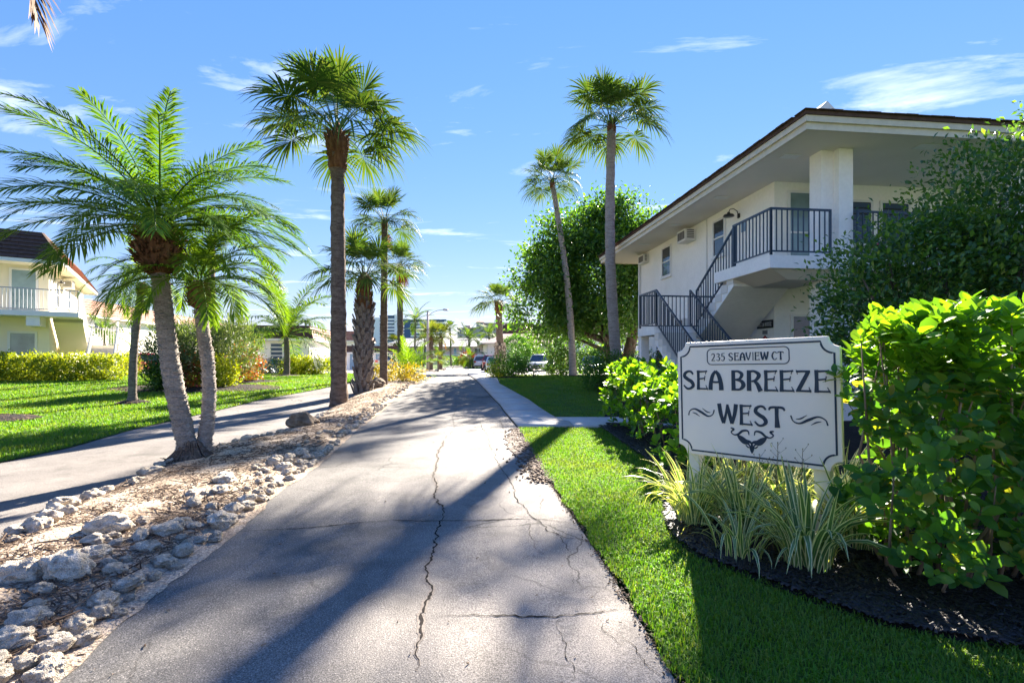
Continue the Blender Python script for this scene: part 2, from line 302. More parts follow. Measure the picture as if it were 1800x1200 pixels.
# ================================================================== ground, roads, lawns
def asphalt(name, dark, light, edge):
    m, nt = newmat(name); co = N(nt, 'ShaderNodeTexCoord').outputs['Object']
    big = N(nt, 'ShaderNodeTexNoise', Scale=.55, Detail=7, Roughness=.65); nt.links.new(co, big.inputs['Vector'])
    sp = N(nt, 'ShaderNodeSeparateXYZ'); nt.links.new(co, sp.inputs[0])
    w = N(nt, 'ShaderNodeMath', operation='MULTIPLY_ADD'); nt.links.new(sp.outputs[0], w.inputs[0]); w.inputs[1].default_value = edge[0]; w.inputs[2].default_value = edge[1]
    s = N(nt, 'ShaderNodeMath', operation='ADD'); nt.links.new(big.outputs[0], s.inputs[0]); nt.links.new(w.outputs[0], s.inputs[1])
    c = ramp(nt, s.outputs[0], [(.36, dark), (.50, [(a + b) / 2 for a, b in zip(dark, light)]), (.68, light)])
    f = N(nt, 'ShaderNodeTexNoise', Scale=150, Detail=3, Roughness=.7); nt.links.new(co, f.inputs['Vector'])
    c = mixc(nt, 1.0, c, ramp(nt, f.outputs[0], [(.36, (.42,)*3), (.5, (.92,)*3), (.63, (1.6,)*3)]), 'MULTIPLY')
    v = N(nt, 'ShaderNodeTexVoronoi', Scale=62); nt.links.new(co, v.inputs['Vector'])
    c = mixc(nt, ramp(nt, v.outputs['Distance'], [(.12, (.8,)*3), (.24, (0,)*3)]), c, [q * 1.7 for q in light])
    st = N(nt, 'ShaderNodeTexNoise', Scale=2.6, Detail=8, Roughness=.7, Distortion=.4); nt.links.new(co, st.inputs['Vector'])
    c = mixc(nt, 1.0, c, ramp(nt, st.outputs[0], [(.33, (.74,)*3), (.5, (1,)*3), (.68, (1.1,)*3)]), 'MULTIPLY')
    wd = N(nt, 'ShaderNodeTexNoise', Scale=1.7, Detail=5); nt.links.new(co, wd.inputs['Vector'])
    wv = N(nt, 'ShaderNodeVectorMath', operation='MULTIPLY_ADD'); nt.links.new(wd.outputs['Color'], wv.inputs[0]); wv.inputs[1].default_value = (.55, .55, 0); nt.links.new(co, wv.inputs[2])
    ce = N(nt, 'ShaderNodeTexVoronoi', Scale=1.15, feature='DISTANCE_TO_EDGE'); nt.links.new(wv.outputs[0], ce.inputs['Vector'])
    cm = N(nt, 'ShaderNodeTexNoise', Scale=.42, Detail=3); nt.links.new(co, cm.inputs['Vector'])
    cw = mixc(nt, 1.0, ramp(nt, ce.outputs[0], [(.004, (1,)*3), (.011, (0,)*3)]), ramp(nt, cm.outputs[0], [(.50, (0,)*3), (.58, (.75,)*3)]), 'MULTIPLY')
    c = mixc(nt, cw, c, (.03,.026,.023))
    oz = N(nt, 'ShaderNodeTexNoise', Scale=1.1, Detail=2, Roughness=.4); nt.links.new(wv.outputs[0], oz.inputs['Vector']); c = mixc(nt, 1.0, c, ramp(nt, oz.outputs[0], [(.27, (.62,)*3), (.36, (1,)*3), (.62, (1,)*3), (.72, (1.16,)*3)]), 'MULTIPLY')
    b = N(nt, 'ShaderNodeBsdfPrincipled', Roughness=.85); b.inputs['Specular IOR Level'].default_value = .25; nt.links.new(c, b.inputs['Base Color'])
    bp = N(nt, 'ShaderNodeBump', Strength=.7, Distance=.006); nt.links.new(f.outputs[0], bp.inputs['Height']); nt.links.new(bp.outputs[0], b.inputs['Normal'])
    o = N(nt, 'ShaderNodeOutputMaterial'); nt.links.new(b.outputs[0], o.inputs[0]); return m
M['asphalt'] = asphalt('driveway_asphalt', (.14,.13,.12), (.25,.222,.197), (.16, .10))
M['asphalt2'] = asphalt('lane_asphalt', (.13,.118,.11), (.20,.18,.163), (.0, .04))

def curve(pts):                          # polyline of photo pixels ((u, v)) or world points (('w', x, y)) -> X as a function of Y
    w = [(p[1], p[2]) if p[0] == 'w' else G(*p) for p in pts]
    w.sort(key=lambda p: p[1]); ys = np.array([p[1] for p in w]); xs = np.array([p[0] for p in w])
    return lambda y: np.interp(y, ys, xs)
def rows(y0, y1):
    ys = [y0]
    while ys[-1] < y1: ys.append(min(y1, ys[-1] + max(.12, .04 * abs(ys[-1]))))
    return np.array(ys)
def sheet(name, fl, fr, y0, y1, off, mat, nx=2, bulge=None, edge_drop=0, ys=None):
    ys = rows(y0, y1) if ys is None else ys
    t = np.linspace(0, 1, nx); xl, xr = fl(ys), fr(ys)
    X = xl[:, None] * (1 - t) + xr[:, None] * t; Y = np.repeat(ys[:, None], nx, 1); Z = terr(Y) + off
    if bulge: Z = Z + bulge(X, Y, np.repeat(t[None], len(ys), 0))
    V = np.stack([X, Y, Z], 2).reshape(-1, 3); n = len(ys)
    i = np.arange(n - 1)[:, None] * nx + np.arange(nx - 1)[None]
    F = np.stack([i, i + 1, i + nx + 1, i + nx], 2).reshape(-1, 4)
    return link(name, npmesh(name, V, F, mat, smooth=True))
const = lambda c: (lambda y: np.full_like(np.asarray(y, float), c))

road_l = curve([('w', -1.85, -8), ('w', -1.9, 1.5), (60,1215), (158,1137), (258,1046), (408,935), (483,867), (567,808), (621,758), (688,706), (729,678), ('w', -5.3, 30), ('w', -9.2, 60), ('w', -12, 100)])
road_r = curve([('w', .95, -8), ('w', .75, 1), (1190,1200), (1130,1100), (1068,1000), (1015,920), (960,840), (920,770), (911,753), (878,712), (845,677), ('w', -2.4, 28), ('w', -4.0, 45), ('w', -6, 70), ('w', -8.5, 100)])
med_l = curve([('w', -4.6, -8), ('w', -4.2, 1), (-60,975), (8,945), (96,897), (187,862), (283,815), (362,790), (470,768), (530,745), (575,722), (612,702), (650,685), ('w', -5.9, 25), ('w', -6.0, 31)])
med_r = road_l
lane_l = curve([('w', -6.6, -8), ('w', -6.6, 4), (0,812), (125,785), (233,754), (354,727), (458,702), (560,684), (623,671), ('w', -9, 32), ('w', -14, 45)])
walk_r = curve([(1000,744), (981,739), (930,705), (878,676), ('w', -.9, 27), ('w', -2.6, 45)])
bed_r = curve([(1040,742), (1110,790), (1160,828), (1168,870), (1172,925), (1185,948), (1235,985), (1330,1020), (1440,1063), (1560,1105), (1800,1150), (2600,1200), ('w', 9, 1.2), ('w', 9, -8)])

g = sheet('ground', const(-400), const(400), -40, 900, -.06, M['grass_soil'], ys=np.concatenate([np.arange(-40, 140, 2.), [140, 200, 400, 900]])); tag(g, kind='structure')
driveway = tag(sheet('driveway', road_l, road_r, -8, 118, 0, M['asphalt'], 6, bulge=lambda X, Y, t: .02 * (1 - (2*t-1)**2)), kind='structure')
lane = tag(sheet('side_lane', lane_l, lambda y: med_l(y) + .05, -8, 31, -.012, M['asphalt2'], 4), kind='structure')
lot = tag(sheet('parking_lot', lambda y: road_r(y) + .03, const(26), 29.5, 66, -.008, M['parking'], 4), kind='structure')
lot2 = tag(sheet('garage_court', lambda y: np.full_like(y, -24.), lambda y: road_l(y) - .02, 31.2, 62, -.02, M['parking'], 4), kind='structure')
lot3 = tag(sheet('left_parking', const(-46), const(-24.05), 36, 50, -.014, M['parking'], 4), kind='structure')
def lumps(X, Y, t):
    return .11 * (1 - (2*t-1)**2) ** .7 + .02 * np.sin(X * 7.1 + Y * 3.3) * np.sin(Y * 5.7 - X * 2.1) * (1 - (2*t-1)**2)
def sandedge(X, Y, t): return 0
median = tag(sheet('median_soil', med_l, lambda y: med_r(y) - .08, -8, 30.5, .008, M['sand'], 14, bulge=lumps), kind='structure')
def jag(f, a, s, sg):
    return lambda y: f(y) + sg * a * np.array([.5 + .5 * mnoise.noise((q * s, 3.1, 0)) + .35 * mnoise.noise((q * s * 4, 9.1, 0)) for q in np.asarray(y, float)])
sp = sheet('spilled_sand', lambda y: med_r(y) - .3, jag(med_r, .10, 2.2, 1), -3, 24, .006, M['sand'], 3, ys=np.arange(-3, 24, .05)); tag(sp, kind='structure')
# pavement: a bed with separate concrete slabs
walk_l = lambda y: road_r(y) + .02
bed = tag(sheet('sidewalk', walk_l, lambda y: walk_r(y) + .06, gd(753), 44, .01, M['mulch_soil'], 2), kind='structure')
yy = gd(752); i = 0
while yy < 43:
    L = 1.35
    q = sheet('slab', lambda y: walk_l(y) + .0, walk_r, yy, min(yy + L - .018, 43.5), .05, M['concrete'], 2, ys=np.linspace(yy, yy + L - .018, 5))
    so_ = q.modifiers.new('t', 'SOLIDIFY'); so_.thickness = .05; so_.offset = -1
    q.parent = bed; yy += L; i += 1
fp = sheet('footpath', lambda y: walk_r(y) + .02, const(3.2), gd(752), gd(736), .045, M['concrete'], 4, ys=np.linspace(gd(752), gd(736), 6)); tag(fp, kind='structure')
mod = fp.modifiers.new('t', 'SOLIDIFY'); mod.thickness = .05; mod.offset = -1
tag(sheet('mulch_bed', lambda y: bed_r(y) - .03, const(9), -8, gd(742), .012, M['mulch_soil'], 30, bulge=lambda X, Y, t: .035 * np.clip(t * 40, 0, 1) + .012 * np.sin(X * 23 + 3 * np.sin(Y * 11)) * np.sin(Y * 19)), kind='structure')
lawn_near = tag(sheet('near_lawn', lambda y: road_r(y) + .04, bed_r, -8, gd(753), .004, M['grass_soil'], 6), kind='structure')
lawn_mid_r = curve([(1060,735), (1075,700), ('w', 5.5, 20), ('w', 6.5, 29)])
lawn_mid = tag(sheet('middle_lawn', lambda y: walk_r(y) + .05, lawn_mid_r, gd(735), 28.6, .03, M['grass_soil'], 6), kind='structure')
bed2 = tag(sheet('building_bed', lambda y: lawn_mid_r(y) - .05, const(22), gd(741), 29.4, .012, M['mulch_soil'], 6), kind='structure')
lawn_left = tag(sheet('left_lawn', const(-60), lambda y: lane_l(y) - .02, -8, 35.5, -.004, M['grass_soil'], 8), kind='structure')
lawn_far = tag(sheet('far_lawn', const(-60), const(14), 119, 134, .02, M['grass_soil'], 4), kind='structure')

def blades(name, fl, fr, y0, y1, dens, h, w, label, seed):
    r = np.random.default_rng(seed); ys = np.linspace(y0, y1, 60); P_ = []
    for a, b in zip(ys[:-1], ys[1:]):
        xl, xr = fl(np.array([(a+b)/2]))[0], fr(np.array([(a+b)/2]))[0]
        xl = max(xl, -1.06 * b - .5); xr = min(xr, 1.06 * b + .5)
        if xr <= xl: continue
        n = int(dens((a + b) / 2) * (xr - xl) * (b - a)); y = r.uniform(a, b, n); x = r.uniform(0, 1, n)
        x = fl(y) + (fr(y) - fl(y)) * x if False else xl - .06 + (xr - xl + .09) * x
        ok = (x > fl(y) - .035 - .03 * np.sin(y * 9.1) * np.sin(y * 3.7)) & (x < fr(y) + .02); P_.append(np.stack([x[ok], y[ok]], 1))
    p = np.concatenate(P_); n = len(p); d = p[:, 1]
    hh = h(d) * r.uniform(.55, 1.25, n) * (1 + .35 * np.sin(p[:, 0] * 3.1 + np.sin(p[:, 1] * 2.3)) * .5)
    ww = w(d) * r.uniform(.7, 1.3, n); az = r.uniform(0, 6.283, n); ln = r.uniform(.15, 1.0, n)
    base = np.stack([p[:, 0], p[:, 1], terr(d) + .004], 1); dr = np.stack([np.cos(az), np.sin(az), np.zeros(n)], 1)
    ac = np.stack([-np.sin(az), np.cos(az), np.zeros(n)], 1) * ww[:, None] * .5; up = np.array([0, 0, 1.])
    mid = base + dr * (hh * ln * .3)[:, None] + up * (hh * .6)[:, None]; tip = base + dr * (hh * ln)[:, None] + up * (hh * (1.05 - .45 * ln))[:, None]
    V = np.stack([base - ac, base + ac, mid + ac * .8, mid - ac * .8, tip], 1).reshape(-1, 3); o = np.arange(n)[:, None] * 5
    return tag(link(name, npmesh(name, V, [o + np.array([[0, 1, 2, 3]]), o + np.array([[3, 2, 4]])], M['grass'])), label, 'grass', None, 'stuff')
blades('lawn_grass', lambda y: road_r(y) + .05, lambda y: bed_r(y) + .02, 1.2, gd(753), lambda d: min(9000, 26000 / d), lambda d: .035 + .0012 * d, lambda d: .0042 + .0006 * d, 'short bright green grass between the driveway and the sign bed', 3)
blades('lawn_grass', lambda y: walk_r(y) + .06, lawn_mid_r, gd(735), 28.5, lambda d: 22000 / d, lambda d: .04 + .001 * d, lambda d: .005 + .0007 * d, 'short green grass beside the pale sidewalk under the palms', 4)
blades('lawn_grass', const(-42), lambda y: lane_l(y) - .02, 5, 35.4, lambda d: 9500 / d, lambda d: .045 + .001 * d, lambda d: .007 + .0010 * d, 'wide green lawn left of the side lane', 5)

def chips(name, fn, n, size, mat, label, cat, seed, zoff=.05, asp=(.25, .08)):
    r = np.random.default_rng(seed); p = fn(r, n); n = len(p); az = r.uniform(0, 6.283, n); s = size * r.uniform(.5, 1.5, n)
    d = np.stack([np.cos(az), np.sin(az), r.normal(0, .25, n)], 1); nn = np.stack([r.normal(0, .4, n), r.normal(0, .4, n), np.ones(n)], 1)
    tv = np.array([(-.5, -asp[0]/2, 0), (.5, -asp[0]/3, 0), (.5, asp[0]/3, 0), (-.5, asp[0]/2, 0), (-.45, -asp[0]/3, asp[1]), (.4, -asp[0]/4, asp[1]), (.45, asp[0]/4, asp[1]), (-.4, asp[0]/3, asp[1])])
    tf = [np.array([(4,5,6,7), (0,1,5,4), (1,2,6,5), (2,3,7,6), (3,0,4,7)])]
    V, F = inst(tv, tf, basis(d, nn, s), np.stack([p[:, 0], p[:, 1], p[:, 2] + zoff], 1))
    return tag(link(name, npmesh(name, V, F, mat)), label, cat, None, 'stuff')
def bedpts(r, n):
    y = r.uniform(1.6, 10, n * 2) ** 1.0; y = 1.8 + 8 * r.uniform(0, 1, n * 2) ** 2.0; l = bed_r(y); x = l + r.uniform(0, 1, n * 2) ** 1.5 * 2.4; k = x < 1.08 * y + .3
    return np.stack([x, y, terr(y)], 1)[k][:n]
chips('mulch', bedpts, 22000, .045, M['chip'], 'black shredded bark mulch around the sign and shrubs', 'mulch', 8)
def medpts(r, n):
    y = 1.8 + 25 * r.uniform(0, 1, n) ** 2.2; t = r.uniform(.06, .9, n); x = med_l(y) * (1 - t) + med_r(y) * t
    return np.stack([x, y, terr(y) + .11 * (1 - (2*t-1)**2) ** .7], 1)
chips('leaf_litter', medpts, 20000, .05, M['brown_chip'], 'dry brown leaf litter scattered over the sandy median', 'litter', 9, .012, (.16, .05))
chips('twigs', medpts, 260, .22, M['brown_chip'], 'thin dry twigs and frond ribs lying on the sandy median', 'twigs', 10, .02, (.03, .02))

# ------------------------------------------------------------------ cracks in the driveway
def roadz(x, y):
    l, r = float(road_l(y)), float(road_r(y)); t = (x - l) / (r - l); return tz(y) + .02 * (1 - (2*t-1)**2)
def crack(px, width, seed=0, pale=0, j=.016):
    r = random.Random(seed); w = [G(*p) for p in px]; pts = []
    for (ax, ay), (bx, by) in zip(w[:-1], w[1:]):
        L = math.hypot(bx-ax, by-ay); n = max(2, int(L / .022))
        for k in range(n): pts.append((ax + (bx-ax)*k/n, ay + (by-ay)*k/n))
    pts.append(w[-1]); q = []; s = 0
    for i, (x, y) in enumerate(pts):
        s += .022; a = mnoise.noise((s * 2.2, seed * 7.3, 0)) * .05 + mnoise.noise((s * 9, seed * 3.1, 5)) * .03; b = mnoise.noise((s * 2.2, seed * 5.9, 9)) * .05
        q.append((x + a + r.uniform(-j, j) * .5, y + b + r.uniform(-j, j) * .5))
    def ribbon_(wd, mat, lift, rough):
        V = []; F = []
        for i, (x, y) in enumerate(q):
            a = q[max(0, i-3)]; b = q[min(len(q)-1, i+3)]; dx, dy = b[0]-a[0], b[1]-a[1]; L = math.hypot(dx, dy) or 1
            for sd in (-1, 1):
                ww = wd * r.uniform(*rough) * (1 + .9 * mnoise.noise((i * .07, sd * 3 + seed, 2))) * min(1, .1 + i / 14, .1 + (len(q) - 1 - i) / 14) / 2; X, Y = x - dy/L*ww*sd, y + dx/L*ww*sd; V.append((X, Y, roadz(X, Y) + lift))
        for i in range(len(q)-1): F.append((2*i, 2*i+1, 2*i+3, 2*i+2))
        me = bpy.data.meshes.new('crack'); me.from_pydata(V, [], F); me.update(); me.materials.append(mat); link('crack' if mat == M['crack'] else 'crack_rim', me, driveway)
    if pale: ribbon_(pale, M['crack_sand'], .0016, (.9, 1.1))
    ribbon_(width * .66, M['crack'], .0032, (.2, 1.4))
longc = [(735,1190), (738,1130), (748,1060), (752,990), (768,940), (776,905), (770,870), (765,840), (768,800), (780,775)]
crack(longc, .022, 2, .036)
crack([(780,775), (800,755), (795,735), (805,715)], .012, 3)
crack([(400,938), (500,932), (600,925), (690,920), (775,918), (860,916), (940,914), (1010,920)], .016, 4)
crack([(748,1096), (775,1090), (830,1085), (900,1082), (985,1084), (1050,1078), (1085,1070), (1108,1066)], .014, 5)
crack([(845,742), (860,780), (878,820), (900,855), (912,885), (935,912), (960,935), (1000,945), (1045,944)], .014, 6)
crack([(765,824), (830,818), (878,816)], .009, 7); crack([(560,822), (660,822), (765,824)], .008, 8)
crack([(930,915), (933,945), (950,968), (965,975)], .009, 9); crack([(965,918), (985,945), (1000,975), (1030,990)], .007, 10)
crack([(985,1084), (975,1100), (990,1140), (1010,1180), (1005,1200)], .009, 11)
crack([(1050,1078), (1060,1100), (1085,1130), (1120,1150)], .010, 12); crack([(1050,1040), (1045,1060), (1052,1078)], .009, 13)
crack([(1052,1040), (1080,1020), (1068,1012)], .007, 14); crack([(880,735), (890,770), (905,800), (915,815)], .016, 15)
crack([(1000,1000), (1010,1030), (1052,1040)], .006, 16); crack([(505,855), (560,865), (620,868)], .006, 17)
crack([(1070,1110), (1100,1120), (1140,1165), (1160,1195)], .010, 18); crack([(940,860), (955,880), (950,905)], .008, 19)
# crumbled edge by the near end of the sidewalk
def crumb(r, n):
    v = r.uniform(755, 850, n); y = np.array([gd(q) for q in v]); x = road_r(y) - np.abs(r.normal(0, .16, n)) + .05
    return np.stack([x, y, terr(y)], 1)
chips('asphalt_crumbs', crumb, 900, .03, M['brown_chip'], 'crumbled asphalt and soil along the broken driveway edge', 'rubble', 21, .012, (.7, .35))
pe = sheet('broken_edge', lambda y: road_r(y) - np.array([.05 + .28 * max(0, math.sin((q - 6.0) / 3.7 * math.pi)) * (1 + .5 * mnoise.noise((q * 4, 1, 1))) if 6 < q < 9.7 else .02 for q in np.asarray(y)]), lambda y: road_r(y) + .05, 5.7, 9.72, .0045 + .012, surf('broken_asphalt', [(.05,.04,.034), (.20,.165,.14), (.34,.29,.25)], 8, .95, (30, 1, .03), .1, 9), 6, ys=np.arange(5.7, 9.72, .05))
tag(pe, kind='structure')
def edgepts(r, n):
    y = 1.2 + 8.5 * r.uniform(0, 1, n) ** 1.5; return np.stack([road_r(y) + r.normal(0, .02, n), y, terr(y)], 1)
chips('edge_dirt', edgepts, 1500, .012, M['brown_chip'], 'thin line of dark dirt along the driveway edge by the grass', 'dirt', 22, .008, (.6, .3))

def roadpts(r, n):
    y = 2 + 22 * r.uniform(0, 1, n) ** 1.8; t = r.uniform(0, 1, n); t = np.where(r.random(n) < .5, t ** 4, 1 - t ** 3); return np.stack([road_l(y) * (1 - t) + road_r(y) * t, y, terr(y) + .02 * (1 - (2*t-1)**2)], 1)
chips('fallen_leaves', roadpts, 170, .02, M['brown_chip'], 'scattered dry leaf bits and grit on the main driveway', 'litter', 23, .006, (.4, .1))
# ------------------------------------------------------------------ rocks
def rockmesh(seed, mat, sub=4, pit=.20):
    bm = bmesh.new(); bmesh.ops.create_icosphere(bm, subdivisions=sub, radius=.5); o = Vector((seed * 3.7, seed * 1.3, seed * 5.1))
    for v in bm.verts:
        p = v.co.normalized(); d = 1 + .38 * mnoise.noise(p * 1.3 + o) + .16 * mnoise.noise(p * 3.1 + o)
        for k, (f, a) in enumerate(((2.0, .20), (5.5, .06))):
            c = mnoise.voronoi((p + o) * f)[0]; d += a * (c[0] - .4) * 1.0
        d -= pit * max(0, mnoise.noise(p * 4.7 + o * 2) - .08) + pit * .8 * max(0, mnoise.noise(p * 9.5 + o * 3) - .1); v.co = p * .5 * d
    me = bpy.data.meshes.new('rock'); bm.to_mesh(me); bm.free(); me.materials.append(mat); me.shade_auto_smooth if False else None
    for p in me.polygons: p.use_smooth = True
    try: me.set_sharp_from_angle(angle=math.radians(40))
    except Exception: pass
    return me
RK = [rockmesh(i + 1, M['rock']) for i in range(9)]
def medz(x, y):
    l, r = float(med_l(y)), float(med_r(y)) - .08; t = min(1, max(0, (x - l) / (r - l))); return tz(y) + .008 + .11 * (1 - (2*t-1)**2) ** .7
rr = random.Random(5); placed = []
def rock(x, y, s, label, group, me=None, flat=.7):
    o = link('rock', me or rr.choice(RK)); q = s * rr.uniform(.7, 1.1) * .74
    o.scale = (q * rr.uniform(.85, 1.35), q * rr.uniform(.75, 1.1), q * flat * rr.uniform(.75, 1.15)); o.rotation_euler = (rr.uniform(-.3, .3), rr.uniform(-.3, .3), rr.uniform(0, 6.28))
    o.location = (x, y, medz(x, y) + o.scale[2] * .17); tag(o, label, 'rock', group); placed.append((x, y, s)); return o
def stretch(y):
    return LB + (' in the foreground corner' if y < 2.9 else ' in front of the twin palm' if y < 5.3 else ' beside the twin palm' if y < 8 else ' between the twin palm and the tall palm' if y < 13.5 else ' past the tall palm')
def free(x, y, s): return all((x-a)**2 + (y-b)**2 > (.31 * (s + c))**2 for a, b, c in placed)
LB = 'pale limestone rock edging the main driveway'; LL = 'pale limestone rock edging the side lane'
big = [((120,1035), .30, 'large cream rock near the lower left corner, left of the pitted one'), ((185,960), .32, 'large grey pitted rock at the inner side of the border, lower left'), ((40,1050), .25, 'pale rock at the left edge of the picture, second from the corner'),
       ((55,1118), .27, 'broad cream rock closest to the lower left corner'), ((140,1115), .20, 'white angular rock at the foot of the border in the foreground'), ((258,985), .24, 'smooth tan rock just right of the grey pitted one'),
       ((295,955), .24, 'long cream rock above the middle of the near border'), ((395,862), .30, 'long pale flat rock in the border beside the twin palm')]
for (u, v), s, l in big: x, y = G(u, v); rock(x, y, s, l, 'rocks along the main driveway', None, .75)
tries = 0
while tries < 6000 and len(placed) < 178:
    tries += 1; t = rr.random() ** 2.1; y = 1.75 + t * 23; wdt = .62 if y < 4 else .62 - .30 * min(1, (y - 4) / 5)
    if y > 13: wdt = .22
    x = float(med_r(y)) - .07 - rr.random() * wdt; s = rr.uniform(.10, .23) * (1 if y < 7 else .75 if y < 13 else .8)
    if y < 4: s *= 1.12
    if free(x, y, s): rock(x, y, s, stretch(y), 'rocks along the main driveway')
tries = 0; n1 = len(placed)
while tries < 3000 and len(placed) < n1 + 80:
    tries += 1; y = 1.8 + rr.random() ** 1.5 * 12; x = float(med_r(y)) - .02 - rr.random() * .13; s = rr.uniform(.09, .19)
    if free(x, y, s): rock(x, y, s, stretch(y), 'rocks along the main driveway')
n0 = len(placed); tries = 0
while tries < 900 and len(placed) < n0 + 50:
    tries += 1; t = rr.random() ** 1.3; y = 2.6 + t * 9; x = float(med_l(y)) + .10 + rr.random() * .22; s = rr.uniform(.13, .27) * (1 if y < 7 else .8)
    if free(x, y, s): rock(x, y, s, LL + (' near the left edge of the picture' if y < 4.6 else ' left of the twin palm' if y < 6.4 else ' behind the twin palm'), 'rocks along the side lane')
BM_ = rockmesh(21, M['boulder'], 3, .1)
x, y = G(530, 757); rock(x, y, .72, 'big dark brown boulder in the median in front of the tall palm', None, BM_, .85)
x, y = P(664, 18.0); rock(x, y, .8, 'brown boulder at the foot of the rough barked palm', None, BM_, .7)
x, y = P(722, 24); rock(x, y, 1.0, 'brown boulder at the far tip of the median', None, BM_, .7)
for i in range(10):                      # the second little island with the lamp post
    a = i / 10 * 6.283; x, y = -9.0 + 1.5 * math.cos(a), 55 + 5.2 * math.sin(a); rock(x, y, .5, 'small grey rock ringing the far island with the lamp post', 'rocks of the far island', None, .6)
ys2 = np.linspace(50, 60.4, 20)
tag(sheet('island_soil', lambda y: -9.0 - 1.35 * np.sqrt(np.clip(1 - ((y-55)/5.2)**2, 0, 1)), lambda y: -9.0 + 1.35 * np.sqrt(np.clip(1 - ((y-55)/5.2)**2, 0, 1)), 50, 60, .04, M['sand'], 4, ys=ys2), kind='structure')
# ================================================================== buildings
def boxfn(mb, fn, a0, a1, b0, b1, t0, t1):
    return mb.hexa([fn(a0,b0,t0), fn(a1,b0,t0), fn(a1,b0,t1), fn(a0,b0,t1), fn(a0,b1,t0), fn(a1,b1,t0), fn(a1,b1,t1), fn(a0,b1,t1)])
def opening(root, fn, a0, a1, b0, b1, frame='frame_white', pane='glass', name='window', rail=True, fw=.06, slats=0, mull=0):
    f = MB(); z = .045
    boxfn(f, fn, a0, a0+fw, b0, b1, 0, z); boxfn(f, fn, a1-fw, a1, b0, b1, 0, z)
    boxfn(f, fn, a0+fw, a1-fw, b0, b0+fw, 0, z); boxfn(f, fn, a0+fw, a1-fw, b1-fw, b1, 0, z)
    if rail: boxfn(f, fn, a0+fw, a1-fw, (b0+b1)/2-.025, (b0+b1)/2+.025, 0, z-.006)
    for k in range(mull):
        a = a0 + (a1-a0)*(k+1)/(mull+1); boxfn(f, fn, a-.02, a+.02, b0+fw, b1-fw, 0, z-.008)
    o = f.build(name, M[frame], root)
    boxfn(MB(), fn, a0+fw, a1-fw, b0+fw, b1-fw, .004, .018).build('pane', M[pane], o)
    boxfn(MB(), fn, a0-.04, a1+.04, b0-.05, b0-.002, 0, .075).build('sill', M[frame], o)
    if slats:
        for k in range(slats):
            b = b0 + fw + (b1-b0-2*fw)*(k+.5)/slats; h = (b1-b0-2*fw)/slats*.36
            boxfn(MB(), fn, a0+fw, a1-fw, b-h, b+h, .019, .036).build('slat', M['louvre'], o)
    return o
def railing(root, a, b, h, mat, spacing=.115, topmat=None, posts=True, bt=.016):
    a = Vector(a); b = Vector(b); up = Vector((0,0,1)); m = MB()
    m.bar(a + up*h, b + up*h, .045, .04); m.bar(a + up*.09, b + up*.09, .03, .03)
    if posts:
        for p in (a, b): m.bar(p, p + up*(h+.02), .04)
    o = m.build('railing', topmat or mat, root); L = (Vector((b.x, b.y, 0)) - Vector((a.x, a.y, 0))).length; n = max(1, int(L / spacing))
    me = MB().bar((0,0,.08), (0,0,h), bt*1.25).mesh('baluster', mat)
    for k in range(1, n):
        q = link('baluster', me, o); q.location = a.lerp(b, k / n)
    return o
def lantern(root, fn, a, b, mat='black_metal'):
    m = MB(); boxfn(m, fn, a-.05, a+.05, b-.06, b+.06, 0, .03)
    pts = [fn(a, b, .02), fn(a, b+.13, .06), fn(a, b+.19, .16), fn(a, b+.17, .27), fn(a, b+.08, .31)]; m.tube(pts, .012, 6)
    c = Vector(fn(a, b-.03, .31)); m.tube([c + Vector((0,0,.12)), c + Vector((0,0,.06)), c + Vector((0,0,.05)), c], [.035, .05, .13, .15], 14)
    return m.build('wall_lamp', M[mat], root, True)
def aircon(root, fn, a, b, w=.62, h=.38, out=.38):
    o = boxfn(MB(), fn, a-w/2, a+w/2, b-h/2, b+h/2, 0, out).build('air_conditioner', M['ac_white'], root)
    k = 3
    for i in range(k):
        x0 = a - w/2 + .05 + (w-.1)*i/k; boxfn(MB(), fn, x0+.01, x0+(w-.1)/k-.01, b-h/2+.06, b+h/2-.06, out-.002, out+.006).build('grille', M['ac_dark'], o)
    m = MB(); dd = .10
    for s in (-1, 1):
        for i in range(5): bb = b - h/2 + .07 + i*.06; aa = a + s*w/2; boxfn(m, fn, min(aa, aa+s*.004), max(aa, aa+s*.004), bb, bb+.035, .08, out-.06)
    m.build('louvre', M['ac_dark'], o)
    return o
